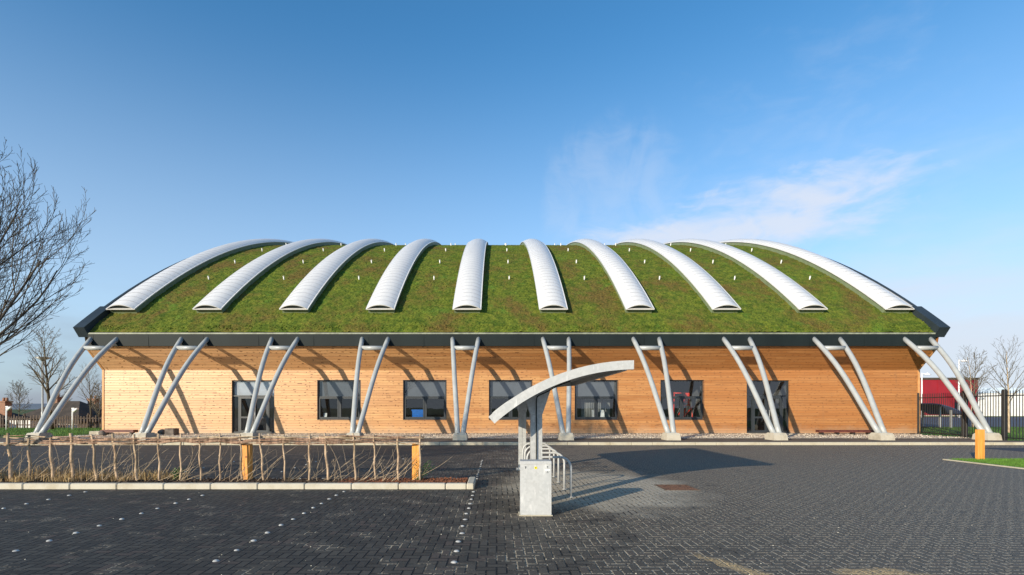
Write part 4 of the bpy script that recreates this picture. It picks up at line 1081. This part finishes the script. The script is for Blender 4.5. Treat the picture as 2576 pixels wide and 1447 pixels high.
MID = dict(limbs=20, limb0=.34, limb_ang=.95, limb_len=.40, seg=[6,5,4], wig=[.05,.07,.09], up=[.05,.05,.04], tap=.3, rmin=.007, sides=[5,4,3], kids=[6,5], f0=[.2,.2], ang=[.6,.6], len=[.5,.55], rk=[.55,.6], cone=.5, trunk=.97)
YOUNG = dict(MID, rmin=.0042, kids=[5,4], limbs=18)
tree('bare_tree', -31.0, 36.0, .12, 6.4, .13, MID, 'leafless tree on the left lawn behind the first strut', 5, ('bark', 'fartwig'))
tree('bare_tree', -31.8, 40.5, 0.0, 4.6, .07, YOUNG, 'slender leafless tree just left of the hall corner', 6, ('bark', 'fartwig'))
tree('bare_tree', -36.6, 39.5, 0.0, 3.4, .035, MID, 'thin young tree on the left lawn by the white garage', 9, ('bark', 'fartwig'))
tree('bare_tree', 33.0, 33.3, .02, 5.5, .075, YOUNG, 'young leafless tree behind the black fence at the right edge', 7, ('palerod', 'fartwig'))
tree('bare_tree', 39.6, 43.0, .02, 6.2, .06, YOUNG, 'slender leafless tree in front of the red building', 8, ('palerod', 'fartwig'))
FAR = dict(MID, rmin=.016, limbs=14, kids=[6,4])
for i, (x, y, h, lab) in enumerate(((-44, 57, 6.0, 'bushy leafless tree behind the middle bungalow roof'), (-50, 66, 6.4, 'grey leafless tree between the bungalow and its chimney on the far left'), (-38.5, 56, 5.8, 'twiggy leafless tree behind the chimney nearest the hall'), (-58, 70, 5.5, 'faint leafless tree over the leftmost roof'), (-41.5, 60, 5.4, 'low twiggy tree right of the dark hipped roof'))):
    tree('distant_tree', x, y, -2.1, h, .12, FAR, lab, 30+i, ('bark', 'fartwig'), 'leafless trees among the bungalows')
tree('distant_tree', 88, 95, 0, 11, .16, dict(FAR, rmin=.02), 'leafless tree beside the right corner of the red building', 41, ('bark', 'fartwig'))

# ------------------------------------------------------------------ houses on the left
def hip_roof(m, x0, x1, y0, y1, z0, z1, ins):
    m.add([(x0,y0,z0),(x1,y0,z0),(x1,y1,z0),(x0,y1,z0),(x0+ins,(y0+y1)/2,z1),(x1-ins,(y0+y1)/2,z1)], [(0,1,5,4),(1,2,5),(2,3,4,5),(3,0,4),(3,2,1,0)])
def house(x0, x1, y0, y1, zb, ze, zr, ins, wallm, roofm, chim, lab, wins=()):
    t = empty('bungalow', ((x0+x1)/2, (y0+y1)/2, zb), lab, 'house')
    m = MB(); m.box(x0+.35, x1-.35, y0+.35, y1-.35, zb, ze); sub(m, 'wall', M[wallm], t)
    m = MB(); hip_roof(m, x0, x1, y0, y1, ze, zr, ins); m.box(x0+.02, x1-.02, y0+.02, y1-.02, ze-.16, ze-.003); r = sub(m, 'roof', M[roofm], t)
    for cx, cy, cz0, cz1, w in chim:
        m = MB(); m.box(cx-w, cx+w, cy-.35, cy+.35, cz0, cz1); m.box(cx-w-.06, cx+w+.06, cy-.41, cy+.41, cz1, cz1+.12)
        ch = sub(m, 'chimney', M['brick'], r)
        for dx in (-w*.5, w*.5): m = MB(); m.tube([(cx+dx, cy, cz1+.12), (cx+dx, cy, cz1+.45)], [.13,.10], 8); o = m.build('chimney_pot', M['brick']); o.parent = r; o.location = -absloc(r)
    for wx0, wx1, wz0, wz1 in wins:
        m = MB(); bars(m, wx0, wx1, wz0, wz1, y0+.30, .07, .06); m.box((wx0+wx1)/2-.03, (wx0+wx1)/2+.03, y0+.30, y0+.355, wz0+.07, wz1-.07); w_ = sub(m, 'window', M['whitepaint'], t)
        m = MB(); m.box(wx0+.05, wx1-.05, y0+.335, y0+.345, wz0+.05, wz1-.05); sub(m, 'pane', M['dark_navy'], w_)
house(-51.8, -43.8, 54, 62, -2.2, .20, 2.40, 3.0, 'render', 'slate', [(-49.4, 58.0, 1.4, 2.75, .35)], 'brown roofed bungalow seen between the first strut and the lamp post', [(-50.5, -49, -1.2, .0), (-46.8, -45.2, -1.2, 0)])
house(-56, -45.4, 46, 51.5, -2.2, .45, 1.75, 2.6, 'brick', 'darkslate', [(-46.4, 48.8, .5, 2.15, .28)], 'dark roofed bungalow at the far left edge with a brick chimney', [(-47.8, -46.2, -1.0, .1)])
house(-49.0, -36.5, 59, 67, -2.2, .2, 2.2, 3.6, 'brick', 'darkslate', [(-47.3, 60.6, .3, 2.6, .42)], 'dark roofed bungalow half hidden behind the left corner of the hall', [])
m = MB(); m.box(-44.9, -43.0, 47.6, 50.5, -2.1, .52); t = empty('garage', (-44, 49, -2.1), 'white rendered garage with a flat roof beyond the left lawn', 'garage')
sub(m, 'wall', M['render'], t); m = MB(); m.box(-45.0, -42.9, 47.5, 50.6, .522, .62); sub(m, 'roof', M['darkslate'], t); m = MB(); m.box(-44.6, -43.3, 47.55, 47.598, -2.1, .1); sub(m, 'garage_door', M['whitepaint'], t)
def picket():
    t = empty('timber_fence', (-35, 38.8, 0), 'weathered brown timber fence along the back of the left lawn', 'fence'); rnd = random.Random(3)
    m = MB(); x = -62
    while x < -23.5:
        w = rnd.uniform(.07, .11); h = rnd.uniform(.92, 1.12); m.box(x, x+w, 38.78, 38.80, .02, h); x += w + rnd.uniform(.08, .16)
    m.box(-62, -23.5, 38.801, 38.84, .30, .38); m.box(-62, -23.5, 38.801, 38.84, .80, .88); sub(m, 'palings', M['oldwood'], t)
    for i in range(17): x = -62 + 2.4*i; m = MB(); m.bbox(x, x+.1, 38.842, 38.94, -.1, 1.2, .01); sub(m, 'fence_post', M['oldwood'], t)
picket()
def lamp(x, y, z, lab):
    t = empty('street_lamp', (x, y, z), lab, 'street lamp'); m = MB(); m.tube([(x,y,z),(x,y,z+1.2),(x,y,z+1.25),(x,y,z+4.85)], [.085,.085,.06,.055], 10); sub(m, 'pole', M['strut'], t)
    m = MB(); m.tube([(x,y,z+4.80),(x,y,z+4.88),(x,y,z+5.0),(x,y,z+5.04)], [.09,.16,.42,.40], 16); m.tube([(x,y,z+5.045),(x,y,z+5.07)], [.44,.42], 16); sub(m, 'lamp_head', M['galv'], t)
lamp(-32.0, 36.4, .12, 'tall grey street lamp with a flat round head on the left lawn')
def light_post(x, y, z, h, lab):
    t = empty('light_post', (x, y, z), lab, 'light post', 'short white light posts on the left lawn'); m = MB(); m.tube([(x,y,z),(x,y,z+h)], .045, 8); sub(m, 'pole', M['whitepaint'], t)
    m = MB(); m.tube([(x+.08,y,z+h-.22),(x+.40,y-.05,z+h-.05)], [.12,.07], 10); m.box(x-.045, x+.14, y-.04, y+.04, z+h-.06, z+h); sub(m, 'lamp_head', M['whitepaint'], t)
light_post(-33.5, 35.3, .12, 1.62, 'short white light post at the left edge in front of the dark roofed bungalow')
light_post(-29.4, 35.8, .12, 1.5, 'short white light post right of the leafless tree on the left lawn')

# ------------------------------------------------------------------ right background
t = empty('red_building', (82, 104, 0), 'long flat roofed crimson building beyond the road on the right', 'building')
m = MB(); m.box(60, 93.1, 100, 130, .252, 7.1); sub(m, 'wall', M['red'], t); m = MB(); m.box(59.9, 93.25, 99.85, 130.1, 7.102, 7.5); sub(m, 'roof_edge', M['slate'], t)
m = MB(); m.box(60, 93.1, 99.95, 130, 0, .25); sub(m, 'plinth', M['conc'], t)
for i in range(12): x = 61 + 2.7*i; m = MB(); m.box(x, x+.07, 99.9, 99.998, .52, 7.09); o = sub(m, 'cladding_rib', M['red'], t)
for x in (72.5, 88.5): m = MB(); m.box(x, x+1.1, 99.88, 99.995, .52, 2.7); sub(m, 'door', M['frame'], t)
t = empty('white_building', (104, 112, 0), 'low white building with a pale blue band right of the red one', 'building')
m = MB(); m.box(93.6, 125, 104, 125, 0, 4.6); sub(m, 'wall', M['render'], t); m = MB(); m.box(93.5, 125.1, 103.9, 125.1, 4.602, 5.7); sub(m, 'upper_band', M['bluewhite'], t)
def far_lamp(x, y, h, lab):
    t = empty('floodlight_mast', (x, y, 0), lab, 'lamp', 'white lamp masts by the red building'); m = MB(); m.tube([(x,y,0),(x,y,h)], [.14,.09], 8); sub(m, 'pole', M['whitepaint'], t)
    m = MB(); m.tube([(x,y,h-.1),(x+.9,y,h-.25)], .05, 6); m.tube([(x+.9,y,h-.35),(x+.9,y,h-.12),(x+.9,y,h+.1)], [.55,.28,.06], 10); sub(m, 'lamp_head', M['whitepaint'], t)
far_lamp(69.9, 85, 7.4, 'shorter white lamp mast rising over the red building near the hall corner')
far_lamp(76.0, 85, 9.6, 'taller white lamp mast rising over the red building behind the last strut')
t = empty('dark_shelter', (36.4, 43, 0), 'low shelter with a curved blue grey roof behind the black fence', 'shelter')
m = MB(); n = 14; V = []
for i in range(n+1):
    f = i/n; x = 33.6 + 4.2*f; z = 2.0 - .95*max(0, f-.35)**1.7 * 1.9 ; V += [(x, 41.6, z), (x, 45.2, z), (x, 41.6, z-.09), (x, 45.2, z-.09)]
F = []
for i in range(n): a = i*4; F += [(a, a+4, a+5, a+1), (a+2, a+3, a+7, a+6), (a, a+2, a+6, a+4), (a+1, a+5, a+7, a+3)]
F += [(0,1,3,2), (n*4, n*4+2, n*4+3, n*4+1)]; m.add(V, F, True); sub(m, 'roof', M['bluemetal'], t)
for x in (34.2, 36.0, 36.9): 
    for y in (42.0, 44.8): m = MB(); m.box(x-.05, x+.05, y-.05, y+.05, 0, 1.88 if x < 36.5 else 1.45); sub(m, 'post', M['galv'], t)
m = MB(); m.box(34.2, 36.0, 44.86, 44.9, .2, 1.5); sub(m, 'back_panel', M['frame'], t)
# low hills on the horizon
def hills():
    m = MB(); n = 90; V = []; rnd = random.Random(1)
    for i in range(n+1):
        x = -2600 + 5200*i/n; h = 14 + 8*mnoise.noise(Vector((x*.002, 1, 0))) + 4*mnoise.noise(Vector((x*.009, 5, 0)))
        V += [(x, 1500, -4), (x, 1560, h), (x, 1800, -4)]
    F = []
    for i in range(n): a = i*3; F += [(a, a+3, a+4, a+1), (a+1, a+4, a+5, a+2)]
    m.add(V, F, True); struct(m.build('hills', M['hill']))
hills()
